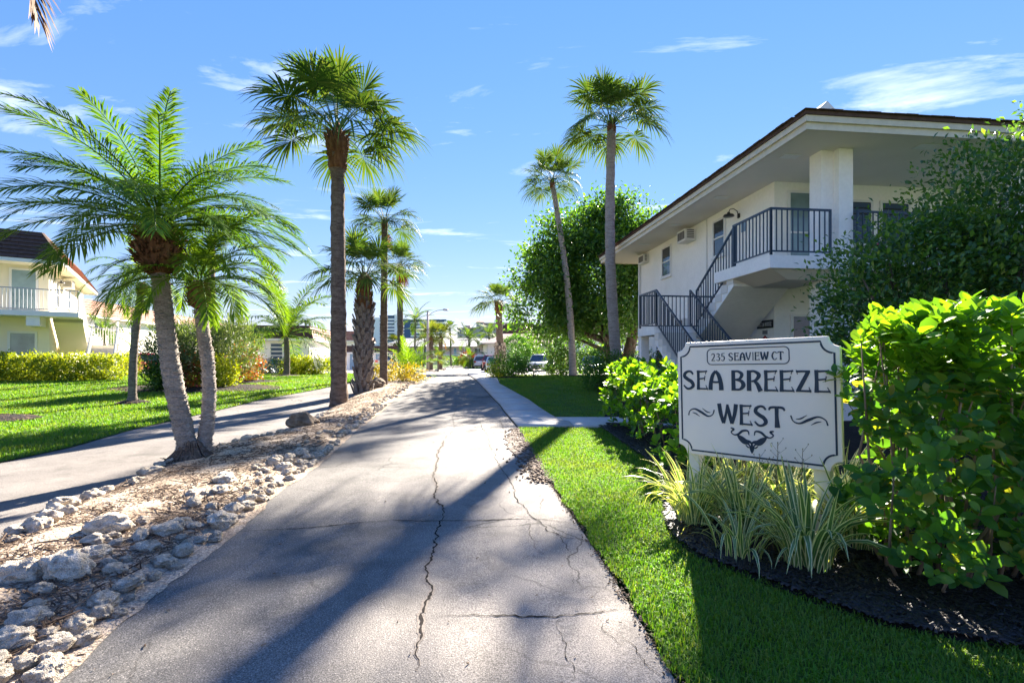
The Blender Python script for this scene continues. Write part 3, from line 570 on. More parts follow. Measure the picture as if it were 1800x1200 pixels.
def stair_unit(root, sg, zf, zl, z0, t_top, t_land, t_far, su, sl, mat_slab, mat_step, rail, toprail=None, sl_going=.25):
    """dog-leg stair against a side wall: su = (s0, s1) of the upper flight, sl of the lower; s runs outward from the wall"""
    fn = lambda t, z, s: (sg * s, t, z)
    def flight(ta, za, tb, zb, s0, s1, under):
        n = max(3, round(abs(za - zb) / .177)); dz = (za - zb) / n; dt = (tb - ta) / n
        o = MB().prism([(ta, za - dz - .02), (tb, zb - dz - .02), (tb, zb - dz - under), (ta, za - dz - under)], s0, s1, fn).build('staircase', mat_slab, root)
        for k in range(n - 1):
            a, b = ta + dt*k, ta + dt*(k+1); z = za - dz*(k+1)
            boxfn(MB(), fn, min(a, b) - .012, max(a, b) + .012, z - dz - .015, z, s0 - .015 - .001*k, s1 + .015 + .001*k).build('step', mat_step, o)
        return o
    flight(t_top, zf, t_land, zl, su[0], su[1], .25)
    n = round((zl - z0) / .177); t_bot = t_land - n * sl_going
    flight(t_land, zl, t_bot, z0, sl[0], sl[1], .28)
    # landing
    o = MB(); boxfn(o, fn, t_land, t_far, zl - .22, zl, 0, sl[1] + .02); boxfn(o, fn, t_far - .16, t_far - .005, z0 - .4, zl - .22, sl[1] - .25, sl[1] - .02); boxfn(o, fn, t_far-.16, t_far-.005, z0-.4, zl-.22, .05, .3)
    o.build('landing', mat_slab, root)
    S = lambda s, t, z: (sg * s, t, z)
    railing(root, S(sl[1]-.03, t_land, zl), S(sl[1]-.03, t_far-.04, zl), .95, rail, topmat=toprail)
    railing(root, S(sl[1]-.03, t_far-.04, zl), S(.06, t_far-.04, zl), .95, rail, topmat=toprail)
    railing(root, S(sl[1]-.03, t_land, zl), S(sl[1]-.03, t_bot, z0), .95, rail, topmat=toprail)
    railing(root, S(sl[0]+.03, t_land, zl), S(sl[0]+.03, t_bot, z0), .95, rail, topmat=toprail)
    railing(root, S(su[1]-.03, t_top, zf), S(su[1]-.03, t_land, zl), .95, rail, topmat=toprail)

# ---- the white two-storey house on the right
R = thing('apartment_house', 'white two storey house with navy stair railings and wide brown edged eaves behind the sign', 'house', (6.5, 12.4, 0), math.radians(6.5))
side = lambda a, b, t: (-t, a, b)
front = lambda a, b, t: (a, -t, b)
zf, zs = 3.44, 5.73
MB().box(0, 13, 0, 9.1, -.1, zs).build('wall', M['white_wall'], R)
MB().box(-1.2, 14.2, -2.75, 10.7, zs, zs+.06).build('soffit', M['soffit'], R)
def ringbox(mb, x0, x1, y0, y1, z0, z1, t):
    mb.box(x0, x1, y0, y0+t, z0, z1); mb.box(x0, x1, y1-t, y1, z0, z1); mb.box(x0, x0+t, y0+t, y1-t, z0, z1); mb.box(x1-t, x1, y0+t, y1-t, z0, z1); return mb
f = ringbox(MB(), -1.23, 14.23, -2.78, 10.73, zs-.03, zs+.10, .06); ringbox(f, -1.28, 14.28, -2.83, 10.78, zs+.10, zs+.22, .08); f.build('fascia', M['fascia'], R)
rf = MB(); rf.box(-1.31, 14.31, -2.86, 10.81, zs+.22, zs+.29)
rf.hexa([(-1.34,-2.89,zs+.29), (14.34,-2.89,zs+.29), (14.34,10.84,zs+.29), (-1.34,10.84,zs+.29), (3.4,2.0,zs+2.6), (9.6,2.0,zs+2.6), (9.6,6.0,zs+2.6), (3.4,6.0,zs+2.6)])
rfo = rf.build('roof', M['shingle'], R)
for k in range(60):                      # front course of shingles along the visible eave
    MB().box(-1.36 + k*.262, -1.36 + k*.262 + .25, -2.92, -2.60, zs+.292, zs+.302 + .005*((k*7) % 3)).build('shingle', M['shingle'], rfo)
for k in range(52):
    MB().box(-1.375, -1.05, -2.55 + k*.257, -2.55 + k*.257 + .245, zs+.292, zs+.302 + .005*((k*5) % 3)).build('shingle', M['shingle'], rfo)
MB().add([(-1.0,-2.62,zs+.33), (-.35,-2.62,zs+.33), (-.68,-2.62,zs+.62), (-1.0,-1.9,zs+.33), (-.35,-1.9,zs+.33), (-.68,-1.9,zs+.62)], [(0,1,2), (3,5,4), (0,2,5,3), (1,4,5,2), (0,3,4,1)]).build('roof_vent', M['frame_white'], R)
# balcony
b = MB(); b.box(-1.56, 13, -2.15, 0, zf-.26, zf); b.box(-1.56, 0, 0, .0, zf-.26, zf) if False else None
b.box(-1.56, -.01, .0, .004, zf-.26, zf-.01) if False else None
b.build('balcony', M['white_wall'], R)
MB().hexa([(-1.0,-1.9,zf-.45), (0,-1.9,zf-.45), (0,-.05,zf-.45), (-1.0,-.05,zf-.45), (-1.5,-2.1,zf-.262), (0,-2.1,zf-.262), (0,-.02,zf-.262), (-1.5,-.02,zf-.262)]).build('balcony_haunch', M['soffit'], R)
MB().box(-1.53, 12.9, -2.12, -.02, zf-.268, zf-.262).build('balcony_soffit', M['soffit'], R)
stair_unit(R, -1, zf, 2.2, .1, -.73, 1.1, 2.3, (.12, 1.5), (1.62, 2.62), M['white_wall'], M['soffit'], M['navy_metal'])
railing(R, (-1.5, -2.1, zf), (-1.5, -.73, zf), .95, M['navy_metal']); railing(R, (-1.5, -2.1, zf), (-.2, -2.1, zf), .95, M['navy_metal']); railing(R, (.42, -2.1, zf), (6, -2.1, zf), .95, M['navy_metal'])
c = MB(); c.box(-.2, .08, -1.85, -1.5, -.1, zs); c.box(.08, .40, -2.0, -1.6, -.1, zs-.004); c.build('column', M['white_wall'], R)
MB().box(4.3, 4.65, -2.0, -1.6, -.1, zs-.004).build('column', M['white_wall'], R)
opening(R, side, 2.23, 2.94, 4.40, 5.52); opening(R, side, 5.92, 6.74, 4.40, 5.54)
opening(R, front, .34, .98, zf, zf+2.08, name='door', pane='glass_green'); opening(R, front, 1.75, 2.65, 4.2, 5.35, slats=7, rail=False); opening(R, front, 2.85, 3.7, 4.2, 5.35, slats=7, rail=False)
opening(R, front, .42, 1.0, .5, 2.45, name='door', pane='glass', mull=0); opening(R, front, 1.9, 3.2, 1.0, 2.3)
aircon(R, side, 4.35, 5.42); aircon(R, side, 8.4, 5.45, .6, .36, .22)
lantern(R, side, 1.55, 5.32); lantern(R, front, 1.35, 5.25)
boxfn(MB(), side, 1.22, 1.42, 4.82, 5.06, 0, .02).build('number_plate', plain('plate_blue', (.18,.28,.38), .5), R)
opening(R, side, 6.6, 7.3, 1.2, 2.2); aircon(R, side, 4.9, 2.55, .45, .35, .15)
MB().bar((-.05, 1.9, zs), (-.05, 1.9, .2), .07).build('downpipe', M['white_metal'], R) if False else None
for yv in (-1.6, 1.2, 4.0, 6.8): MB().box(-.85, -.45, yv, yv + .22, zs - .012, zs - .002).build('soffit_vent', M['ac_white'], R)
for xv in (1.6, 4.6): MB().box(xv, xv + .5, -2.4, -2.15, zs - .012, zs - .002).build('soffit_vent', M['ac_white'], R)
MB().bar((-.05, 9.0, zs), (-.05, 9.0, .1), .08).build('downpipe', M['frame_white'], R); boxfn(MB(), side, 3.2, 3.45, 2.75, 3.1, 0, .12).build('meter_box', M['ac_white'], R); MB().bar((-.02, 3.32, 3.1), (-.02, 3.32, zs), .03).build('conduit', M['ac_white'], R)
# plaques: house name, number and extinguisher marker
GL = {
 'S': [[(.86,.80,.10),(.70,.93,.13),(.45,.95,.14),(.2,.85,.19),(.15,.69,.21),(.4,.54,.22),(.72,.41,.22),(.86,.22,.21),(.65,.07,.15),(.35,.05,.13),(.06,.22,.08)]],
 'E': [[(.13,1,.21),(.14,.5,.19),(.12,0,.23)], [(.1,.93,.14),(.5,.94,.12),(.96,.955,.09)], [(.90,1.0,.05),(.80,.80,.03)], [(.2,.56,.10),(.5,.58,.10),(.74,.60,.09)], [(.76,.72,.05),(.70,.47,.04)], [(.1,.06,.13),(.5,.055,.11),(1,.055,.11)], [(1.0,0.0,.06),(.82,.24,.03)]],
 'A': [[(.11,0,.24),(.14,.35,.22),(.28,.74,.20),(.5,.97,.13)], [(.89,0,.26),(.86,.35,.24),(.72,.74,.22),(.5,.97,.13)], [(.2,.42,.12),(.5,.40,.11),(.8,.42,.12)]],
 'B': [[(.14,0,.25),(.14,1,.22)], [(.1,.93,.13),(.5,.945,.13),(.78,.80,.20),(.62,.59,.15),(.3,.54,.09)], [(.3,.54,.09),(.74,.46,.19),(.88,.26,.25),(.6,.065,.14),(.1,.065,.13)]],
 'R': [[(.13,0,.25),(.14,1,.22)], [(.1,.93,.13),(.5,.945,.13),(.80,.77,.21),(.6,.53,.15),(.3,.46,.09)], [(.48,.5,.13),(.70,.32,.20),(.82,.12,.24),(.90,.0,.26)]],
 'Z': [[(.05,.93,.13),(.5,.94,.12),(.95,.93,.13)], [(.06,1.0,.06),(.14,.80,.03)], [(.84,.92,.20),(.5,.5,.22),(.17,.09,.22)], [(.02,.065,.13),(.5,.06,.12),(1,.06,.13)], [(.98,0,.06),(.86,.24,.03)]],
 'W': [[(.06,1,.2),(.14,.5,.19),(.28,.03,.15)], [(.28,.03,.15),(.42,.5,.12),(.50,.97,.10)], [(.5,.97,.10),(.6,.5,.17),(.72,.03,.15)], [(.72,.03,.15),(.87,.5,.17),(.95,1,.2)]],
 'T': [[(.0,.80,.08),(.12,.92,.13),(.5,.945,.12),(.88,.92,.13),(1,.80,.08)], [(.5,.94,.2),(.5,.45,.19),(.53,0,.28)]],
 'V': [[(.08,1,.2),(.22,.5,.19),(.5,.04,.14)], [(.5,.04,.14),(.76,.5,.14),(.92,1,.16)]],
 'I': [[(.5,1,.22),(.5,.5,.19),(.5,0,.23)]],
 'C': [[(.92,.78,.10),(.7,.93,.12),(.4,.92,.15),(.15,.65,.2),(.15,.35,.2),(.4,.07,.15),(.7,.06,.12),(.95,.22,.08)]],
 '2': [[(.08,.76,.10),(.3,.93,.13),(.65,.92,.15),(.82,.72,.18),(.6,.42,.17),(.12,.08,.14)], [(.05,.07,.13),(.95,.07,.13)]],
 '3': [[(.1,.84,.08),(.45,.95,.13),(.8,.76,.18),(.4,.54,.09)], [(.4,.54,.09),(.85,.40,.18),(.75,.12,.18),(.4,.05,.13),(.04,.16,.08)]],
 '5': [[(.2,.94,.13),(.9,.94,.12)], [(.24,.97,.13),(.18,.56,.13)], [(.15,.56,.11),(.6,.6,.14),(.86,.36,.2),(.65,.08,.16),(.35,.04,.13),(.03,.15,.08)]],
 'N': [[(.1,0,.15),(.1,1,.15)], [(.1,1,.15),(.9,0,.15)], [(.9,0,.15),(.9,1,.15)]],
 'H': [[(.1,0,.15),(.1,1,.15)], [(.9,0,.15),(.9,1,.15)], [(.1,.5,.12),(.9,.5,.12)]],
 'O': [[(.5,.95,.14),(.14,.8,.15),(.1,.5,.16),(.14,.2,.15),(.5,.05,.14),(.86,.2,.15),(.9,.5,.16),(.86,.8,.15),(.5,.95,.14)]],
 'U': [[(.1,1,.15),(.1,.35,.15),(.3,.06,.14),(.7,.06,.14),(.9,.35,.15),(.9,1,.15)]],
}
def smoothed(st, k=6):
    if len(st) < 3: return st
    p = [np.array(q) for q in st]; p = [2*p[0]-p[1]] + p + [2*p[-1]-p[-2]]; out = []
    for i in range(1, len(p)-2):
        for j in range(k):
            t = j / k; out.append(.5*((2*p[i]) + (-p[i-1]+p[i+1])*t + (2*p[i-1]-5*p[i]+4*p[i+1]-p[i+2])*t*t + (-p[i-1]+3*p[i]-3*p[i+1]+p[i+2])*t**3))
    out.append(p[-2]); return [tuple(q) for q in out]
def ribbon(mb, pts, fn, t0, t1):         # flat raised stroke; pts = (a, b, width)
    L = []; Rr = []
    for i, (a, b, w) in enumerate(pts):
        p = pts[max(0, i-1)]; q = pts[min(len(pts)-1, i+1)]; dx, dy = q[0]-p[0], q[1]-p[1]; l = math.hypot(dx, dy) or 1
        L.append((a - dy/l*w/2, b + dx/l*w/2)); Rr.append((a + dy/l*w/2, b - dx/l*w/2))
    n = len(pts); vs = [fn(a, b, t1) for a, b in L] + [fn(a, b, t1) for a, b in Rr] + [fn(a, b, t0) for a, b in L] + [fn(a, b, t0) for a, b in Rr]; fs = []
    for i in range(n-1): fs += [(i, n+i, n+i+1, i+1), (2*n+i, i, i+1, 2*n+i+1), (n+i, 3*n+i, 3*n+i+1, n+i+1)]
    fs += [(0, 2*n, 3*n, n), (n-1, 2*n-1, 4*n-1, 3*n-1)]
    mb.add(vs, fs)
CNT = [0]
def letter(ch, fn, a0, a1, b0, b1, parent, mat, th=.004, bold=1.0, name='letter'):
    m = MB(); w, h = abs(a1-a0), b1-b0; sx = a1 - a0
    for i, st in enumerate(GL[ch]):
        ribbon(m, [(a0 + x*sx, b0 + y*h, q*min(h, w*1.25)*bold) for x, y, q in smoothed(st)], fn, 0.0005, th + i*.0003)
    return m.build(name, mat, parent)
pl = boxfn(MB(), side, 0.04, .68, 2.12, 2.32, 0, .025).build('name_plaque', M['black_metal'], R)
TXT = 'ANITA HOUSE'; x = .635
pfn = lambda a, b, t: (-.0255 - t, a, b)
for ch in TXT:
    w = .018 if ch == 'I' else .043
    if ch != ' ': letter(ch, pfn, x, x - w, 2.165, 2.275, pl, M['white_metal'], .003, .9)
    x -= w + .0135 if ch != ' ' else .03
pn = boxfn(MB(), side, .27, .46, 1.97, 2.07, 0, .02).build('number_plaque', M['grey_metal'], R); x = .44
for ch in '235': letter(ch, lambda a, b, t: (-.0205 - t, a, b), x, x - .04, 1.99, 2.05, pn, M['black_metal'], .002, .8); x -= .052
mk = MB().prism([(.365,1.94), (.27,1.86), (.275,1.74), (.365,1.64), (.455,1.74), (.46,1.86)], 0, .02, lambda a, b, t: (-t, a, b)).build('red_marker', plain('marker_red', (.28,.02,.03), .5), R)
letter('R', lambda a, b, t: (-.0205 - t, a, b), .395, .335, 1.75, 1.83, mk, M['white_metal'], .002, .9)

# ---- mansard roofed buildings
TILE = {}
def tilemesh(mat):
    if mat not in TILE:
        TILE[mat] = MB().hexa([(0,0,.012), (.985,0,.012), (.985,1.06,0), (0,1.06,0), (0,0,.06), (.985,0,.06), (.985,1.06,.018), (0,1.06,.018)]).mesh('tile', M[mat])
    return TILE[mat]
def tiled_face(roof, e0, e1, t0, t1, nrow, tw, mat, stagger=True):
    e0, e1, t0, t1 = map(Vector, (e0, e1, t0, t1)); al = (e1 - e0).normalized(); L = (e1 - e0).length
    up = (t0 - e0) - al * (t0 - e0).dot(al); Hh = up.length; up.normalize(); nn = al.cross(up)
    o0 = (t0 - e0).dot(al); o1 = L + (t1 - e1).dot(al); rh = Hh / nrow; ov = 0
    for r in range(nrow):
        m = (r + .5) / nrow; lo, hi = o0 * m, L + (o1 - L) * m; x = lo - (tw/2 if (r % 2 and stagger) else 0)
        while x < hi:
            a, b_ = max(x, lo), min(x + tw, hi)
            if b_ - a > .05:
                q = link('tile', tilemesh(mat), roof); sc = Matrix(((b_-a, 0, 0, 0), (0, rh, 0, 0), (0, 0, 1, 0), (0, 0, 0, 1)))
                B = Matrix.Identity(4)
                for i, vv in enumerate((al, up, nn)):
                    for j in range(3): B[j][i] = vv[j]
                q.matrix_local = Matrix.Translation(e0 + al*a + up*(r*rh)) @ B @ sc
            x += tw
def mansard(root, x0, x1, y0, y1, ze, zt, ins, mat, faces=(), nrow=6, tw=.8, lipmat='frame_white', cap=None):
    m = MB(); m.hexa([(x0,y0,ze), (x1,y0,ze), (x1,y1,ze), (x0,y1,ze), (x0+ins,y0+ins,zt), (x1-ins,y0+ins,zt), (x1-ins,y1-ins,zt), (x0+ins,y1-ins,zt)])
    o = m.build('roof', M[mat], root)
    E = [Vector(p) for p in ((x0,y0,ze), (x1,y0,ze), (x1,y1,ze), (x0,y1,ze))]; T = [Vector(p) for p in ((x0+ins,y0+ins,zt), (x1-ins,y0+ins,zt), (x1-ins,y1-ins,zt), (x0+ins,y1-ins,zt))]
    for k in faces: tiled_face(o, E[k], E[(k+1) % 4], T[k], T[(k+1) % 4], nrow, tw, mat)
    c = MB()
    for k in range(4): c.bar(E[k], T[k], .10, .10); c.bar(T[k], T[(k+1) % 4], .12, .08)
    c.build('ridge_cap', M[cap or mat], o)
    ringbox(MB(), x0-.03, x1+.03, y0-.03, y1+.03, ze-.16, ze-.004, .05).build('fascia', M[lipmat], root)
    return o
L1 = thing('apartment_house', 'cream two storey house with brown tiled mansard roof and white balcony at the left edge', 'house', (-21.77, 23.54, .3), math.radians(34.4))
MB().box(-10, 0, 0, 11, -.5, 5.36).build('wall', M['cream_wall'], L1)
MB().box(-10.5, .64, -1.48, 11.6, 5.36, 5.42).build('soffit', M['cream_wall'], L1)
mansard(L1, -10.6, .68, -1.52, 11.7, 5.44, 6.75, .8, 'brown_tile', (0,), 7, .75)
for o in list(L1.children):
    if o.name.startswith('roof'): roofL1 = o
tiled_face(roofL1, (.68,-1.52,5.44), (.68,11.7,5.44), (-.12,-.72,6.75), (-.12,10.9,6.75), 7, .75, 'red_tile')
sR = lambda a, b, t: (t, a, b)
MB().box(-10, 1.24, -1.5, -.004, 2.94, 3.16).build('balcony', M['frame_white'], L1); MB().box(.002, 1.24, -.004, .3, 2.94, 3.16).build('walkway', M['frame_white'], L1)
MB().box(-.55, -.1, -1.4, -.02, 2.5, 2.938).build('beam', M['frame_white'], L1)
railing(L1, (-6, -1.45, 3.16), (1.2, -1.45, 3.16), .98, M['white_metal'], .13, M['grey_metal']); railing(L1, (1.2, -1.45, 3.16), (1.2, .3, 3.16), .98, M['white_metal'], .13, M['grey_metal'])
opening(L1, front, -1.35, -.36, 3.18, 5.2, pane='glass_green', name='sliding_door', rail=False, fw=.09); opening(L1, front, -1.4, -.4, .35, 2.3, pane='glass_green', rail=False, fw=.09); opening(L1, front, -4.2, -2.6, 3.18, 5.2, pane='glass_green', rail=False)
opening(L1, sR, .25, .6, 4.3, 5.05); opening(L1, sR, 1.6, 2.3, 3.6, 4.9); opening(L1, sR, 5.2, 6.0, 3.8, 4.9)
aircon(L1, sR, 3.6, 4.98, .7, .42, .45); lantern(L1, sR, .95, 4.75)
stair_unit(L1, 1, 3.16, 1.75, .05, .3, 2.3, 3.5, (.1, 1.2), (1.3, 2.4), M['cream_wall'], M['concrete'], M['white_metal'], M['grey_metal'])
# long white house behind it
L2 = thing('apartment_house', 'long white two storey house with terracotta tiled mansard behind the twin palm', 'house', (-40.2, 46.5, -.05), math.atan(.17))
MB().box(-12, 0, 0, 42, -.3, 5.4).build('wall', M['white_wall'], L2); mansard(L2, -12.4, .5, -.5, 42.5, 5.5, 7.0, .7, 'red_tile', (), 4, 1.2)
for o in L2.children:
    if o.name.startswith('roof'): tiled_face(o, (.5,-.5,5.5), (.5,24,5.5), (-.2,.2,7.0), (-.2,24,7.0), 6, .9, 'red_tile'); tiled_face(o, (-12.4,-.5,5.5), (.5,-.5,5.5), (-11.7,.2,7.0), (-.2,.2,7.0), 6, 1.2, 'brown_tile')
for y in (2.0, 8, 14, 20, 26, 32): opening(L2, sR, y, y+1.5, 3.7, 4.9, mull=1, rail=False); opening(L2, sR, y+.3, y+1.6, .9, 2.1, mull=1, rail=False)
for y in (5, 17, 29): MB().box(.02, .4, y, y+.35, -.3, 5.4).build('column', M['white_wall'], L2)
# low building with louvred window
L3 = thing('utility_house', 'low white house with brown mansard and blue louvred window behind the coconut palm', 'house', (-13.75, 34, .1), math.radians(6.5))
MB().box(-9, 0, 0, 6.5, -.3, 2.5).build('wall', M['white_wall'], L3); rr3 = mansard(L3, -9.3, .25, -.25, 6.8, 2.6, 3.45, .35, 'brown_tile', (0,), 4, .8)
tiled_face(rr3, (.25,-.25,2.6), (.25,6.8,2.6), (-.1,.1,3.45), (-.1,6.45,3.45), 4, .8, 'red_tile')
opening(L3, front, -2.55, -1.7, .85, 2.35, slats=5, rail=False, pane='frame_white'); opening(L3, front, -6.5, -5.2, 1.0, 2.2)
opening(L3, sR, 4.9, 5.8, -.1, 2.0, name='door', pane='blue_door', rail=False)
# garages
L4 = thing('storage_house', 'row of white sheds with blue grey doors and brown mansard beyond the rough barked palm', 'house', (-20.8, 60, 0), math.radians(5))
MB().box(0, 7.2, 0, 5, -.3, 2.15).build('wall', M['white_wall'], L4); mansard(L4, -.3, 7.5, -.3, 5.3, 2.1, 2.85, .3, 'brown_tile', (0,), 2, 1.0)
for a in (1.3, 4.35): opening(L4, front, a, a+.85, 0, 1.95, pane='blue_door', frame='frame_white', name='door', rail=False, fw=.04); boxfn(MB(), front, a+.3, a+.55, 1.25, 1.6, .02, .03).build('door_pane', M['frame_white'], L4)
L5 = thing('apartment_house', 'two storey house with terracotta roof seen above the row of sheds', 'house', (-30, 76, 0), math.radians(6))
MB().box(0, 7.2, 0, 9, -.3, 4.0).build('wall', M['white_wall'], L5); mansard(L5, -.4, 7.6, -.4, 9.4, 4.1, 5.5, .6, 'red_tile', (), 4, 1)
for a in (1, 3.6, 5.9): opening(L5, front, a, a+.9, 2.6, 3.6, mull=1)
# pink building at the end of the road
L6 = thing('apartment_house', 'long pale pink two storey house with white roof at the end of the driveway', 'house', (-36, 140, -.2), 0)
W6 = 46
MB().box(0, W6, 0, 12, -.2, 4.9).build('wall', M['pink_wall'], L6)
m = MB(); m.hexa([(-.8,-1.6,4.9), (W6+.8,-1.6,4.9), (W6+.8,13,4.9), (-.8,13,4.9), (5,5,7.4), (W6-5,5,7.4), (W6-5,7,7.4), (5,7,7.4)]); m.build('roof', M['pale_roof'], L6)
MB().box(0, W6, -1.4, -.01, 2.35, 2.6).build('gallery', M['white_metal'], L6)
for k in range(13): MB().box(k*3.8-.08, k*3.8+.08, -1.38, -1.22, -.2, 4.89).build('post', M['white_metal'], L6)
railing(L6, (0, -1.35, 2.6), (W6, -1.35, 2.6), .9, M['white_metal'], .8)
for k in range(11):
    a = 1.2 + k*4.05
    opening(L6, front, a, a+1.6, 3.3, 4.4, mull=1, rail=False); opening(L6, front, a+2.3, a+3.1, 2.62, 4.5, name='door', pane='blue_door', rail=False)
    opening(L6, front, a, a+1.6, .7, 1.9, mull=1, rail=False); opening(L6, front, a+2.3, a+3.1, -.1, 1.9, name='door', pane='glass', rail=False)
# beige house on the right beyond the parked cars
R2 = thing('house', 'beige house with dusty pink hip roof behind the parked cars', 'house', (-3.4, 70, 0), math.radians(6.5))
MB().box(0, 11, 0, 12, -.3, 3.55).build('wall', M['white_wall'], R2)
m = MB(); m.hexa([(-.9,-.9,3.5), (11.9,-.9,3.5), (11.9,12.9,3.5), (-.9,12.9,3.5), (2.4,2.6,4.95), (9.2,2.6,4.95), (9.2,10,4.95), (2.4,10,4.95)]); m.build('roof', M['pink_roof'], R2)
ringbox(MB(), -.95, 11.95, -.95, 12.95, 3.36, 3.52, .08).build('fascia', M['fascia'], R2); opening(R2, front, 6.5, 7.8, 1.2, 2.5, mull=1); opening(R2, front, 3.0, 4.2, 1.2, 2.5, mull=1)
R2b = thing('apartment_house', 'taller house with dark brown mansard wall above the dusty pink roof', 'house', (-1.1, 86, 0), math.radians(6.5))
MB().box(0, 9, 0, 10, -.3, 5.4).build('wall', M['white_wall'], R2b); mansard(R2b, -.2, 9.2, -.2, 10.2, 5.4, 7.2, .25, 'shingle', (), 4, 1)
R3 = thing('apartment_house', 'white two storey house half hidden behind the big spreading tree', 'house', (8.9, 64, 0), math.radians(6.5))
MB().box(0, 13, 0, 10, -.3, 5.0).build('wall', M['white_wall'], R3); m = MB(); m.hexa([(-1.2,-1.2,5.0), (14,-1.2,5.0), (14,11,5.0), (-1.2,11,5.0), (3,3,6.6), (10,3,6.6), (10,7,6.6), (3,7,6.6)]); m.build('roof', M['shingle'], R3)
for a in (.8, 2.6, 5, 7.4, 9.6): opening(R3, front, a, a+.7, 3.1, 4.3); opening(R3, front, a, a+.7, .5, 1.7)
# towers on the horizon
T1 = thing('tower_block', 'tall blue and white tower with banded balconies on the horizon', 'tower', (-139, 500, -1), 0)
MB().box(0, 7, -2, 20, 0, 43).build('stair_tower', M['tower_white'], T1); MB().box(7, 22, 0, 20, 0, 44).build('core', M['tower_blue'], T1); MB().box(22, 25.5, -2, 20, 0, 45.5).build('stair_tower', M['tower_white'], T1)
MB().box(25.5, 72, 4, 22, 0, 40).build('core', M['tower_blue'], T1); MB().box(31, 37, 2.5, 4, 0, 40).build('blue_panel', M['tower_blue'], T1); MB().box(7, 22, -1.6, 18, 44, 45.3).build('roof', M['tower_blue'], T1); MB().box(24, 73, 2, 22, 40.1, 41.6).build('roof', M['tower_blue'], T1)
for k in range(13): MB().box(7, 22, -1.6, -.005, k*3.3+1.0, k*3.3+2.8).build('balcony_band', M['tower_white'], T1)
for k in range(12):
    for a, b_ in ((25.6, 30.9), (37.1, 55), (56, 71)): MB().box(a, b_, 2.4, 3.995, k*3.3+1.0, k*3.3+2.8).build('balcony_band', M['tower_white'], T1)
MB().box(71, 72.5, 2.2, 22, 0, 41).build('end_wall', M['tower_white'], T1)
T2 = thing('tower_block', 'stepped beige tower block on the horizon right of the lamp post', 'tower', (-43.6, 400, -1), 0)
MB().box(0, 17, 0, 20, 0, 26).build('wing', M['tower_beige'], T2); MB().box(17, 60, -4, 20, 0, 29.5).build('wing', M['tower_beige'], T2); MB().box(15.5, 21, -6, 10, 0, 31).build('turret', M['tower_beige'], T2)
MB().hexa([(15,-6.5,31), (21.5,-6.5,31), (21.5,10,31), (15,10,31), (17,-1,33), (19,-1,33), (19,5,33), (17,5,33)]).build('roof', M['pink_roof'], T2); MB().box(-.4, 15, -.4, 20, 26, 27).build('roof', M['pink_roof'], T2); MB().box(6, 10, 4, 10, 27, 29).build('plant_room', M['tower_beige'], T2); MB().box(21.6, 60.4, -4.4, 20, 29.5, 30.6).build('roof', M['pink_roof'], T2)
wm = MB().box(0, 1.3, -.12, 0, 0, 1.6).mesh('window', M['glass'])
for k in range(7):
    for x in (2, 6.5, 11): link('window', wm, T2, (x, -.01, 3 + k*3.2))
    for x in (24, 29, 34, 39, 44): link('window', wm, T2, (x, -4.01, 4 + k*3.4))
    link('window', wm, T2, (17.6, -6.01, 4 + k*3.6))
# ================================================================== palms
def rachis(L, e0, droop, n=14, pw=1.3):
    p = np.zeros(3); out = [p.copy()]; tg = []
    for i in range(n):
        s = (i + .5) / n; a = e0 - droop * s ** pw; t = np.array([math.cos(a), 0, math.sin(a)]); p = p + t * L / n; out.append(p.copy()); tg.append(t)
    tg.append(tg[-1]); return np.array(out), np.array(tg)
def ribtube(V, F, pts, r0, r1, n=4):
    m = len(pts); o = len(V)
    for i, p in enumerate(pts):
        d = pts[min(i+1, m-1)] - pts[max(i-1, 0)]; d = d / (np.linalg.norm(d) + 1e-9); s = np.cross(d, [0, 0, 1.]); ls = np.linalg.norm(s); s = s / ls if ls > .05 else np.array([0, 1., 0]); u = np.cross(s, d); r = r0 + (r1 - r0) * i / (m - 1)
        for k in range(n): a = 6.2832 * k / n; V.append(p + (s * math.cos(a) + u * math.sin(a)) * r)
    for i in range(m-1):
        for k in range(n): F.append((o+i*n+k, o+i*n+(k+1) % n, o+(i+1)*n+(k+1) % n, o+(i+1)*n+k))
def pinnate(L, n, ll, lw, e0, droop, vee=.35, grav=.5, fwd=(1.15, .45), seed=0, bare=.14, rr0=.016):
    r = random.Random(seed); pts, tg = rachis(L, e0, droop); V = []; F = []; F3 = []; ns = len(pts) - 1
    ribtube(V, F, pts, rr0, .004)
    nr = len(F)
    for i in range(n):
        s = bare + (1 - bare) * (i + .5) / n; q = s * ns; k = min(int(q), ns - 1); p = pts[k] + (pts[k+1] - pts[k]) * (q - k); t = tg[k]; nrm = np.array([-t[2], 0, t[0]])
        if nrm[2] < 0: nrm = -nrm
        pr = .35 + .65 * math.sin(math.pi * min(1, (s - bare) / (1 - bare) * .82 + .16)) ** .7
        f = fwd[0] + (fwd[1] - fwd[0]) * s
        for sd in (-1, 1):
            if r.random() < .04: continue
            l = ll * pr * r.uniform(.85, 1.12); ff = f + r.uniform(-.12, .12); v = vee + r.uniform(-.12, .12)
            d = t * math.cos(ff) + np.array([0, sd, 0]) * math.sin(ff) + nrm * v; d = d / np.linalg.norm(d)
            w = np.cross(d, nrm); w = w / (np.linalg.norm(w) + 1e-9) * lw / 2; g = grav * r.uniform(.6, 1.3)
            p1 = p + d * l * .45 - np.array([0, 0, g * l * .12]); p2 = p + d * l * (1 - .1 * g) - np.array([0, 0, g * l * .55]); o = len(V)
            V += [p - w * .4, p + w * .4, p1 + w, p1 - w, p2]; F.append((o, o+1, o+2, o+3)); F3.append((o+3, o+2, o+4))
    return np.array(V), [np.array(F), np.array(F3)]
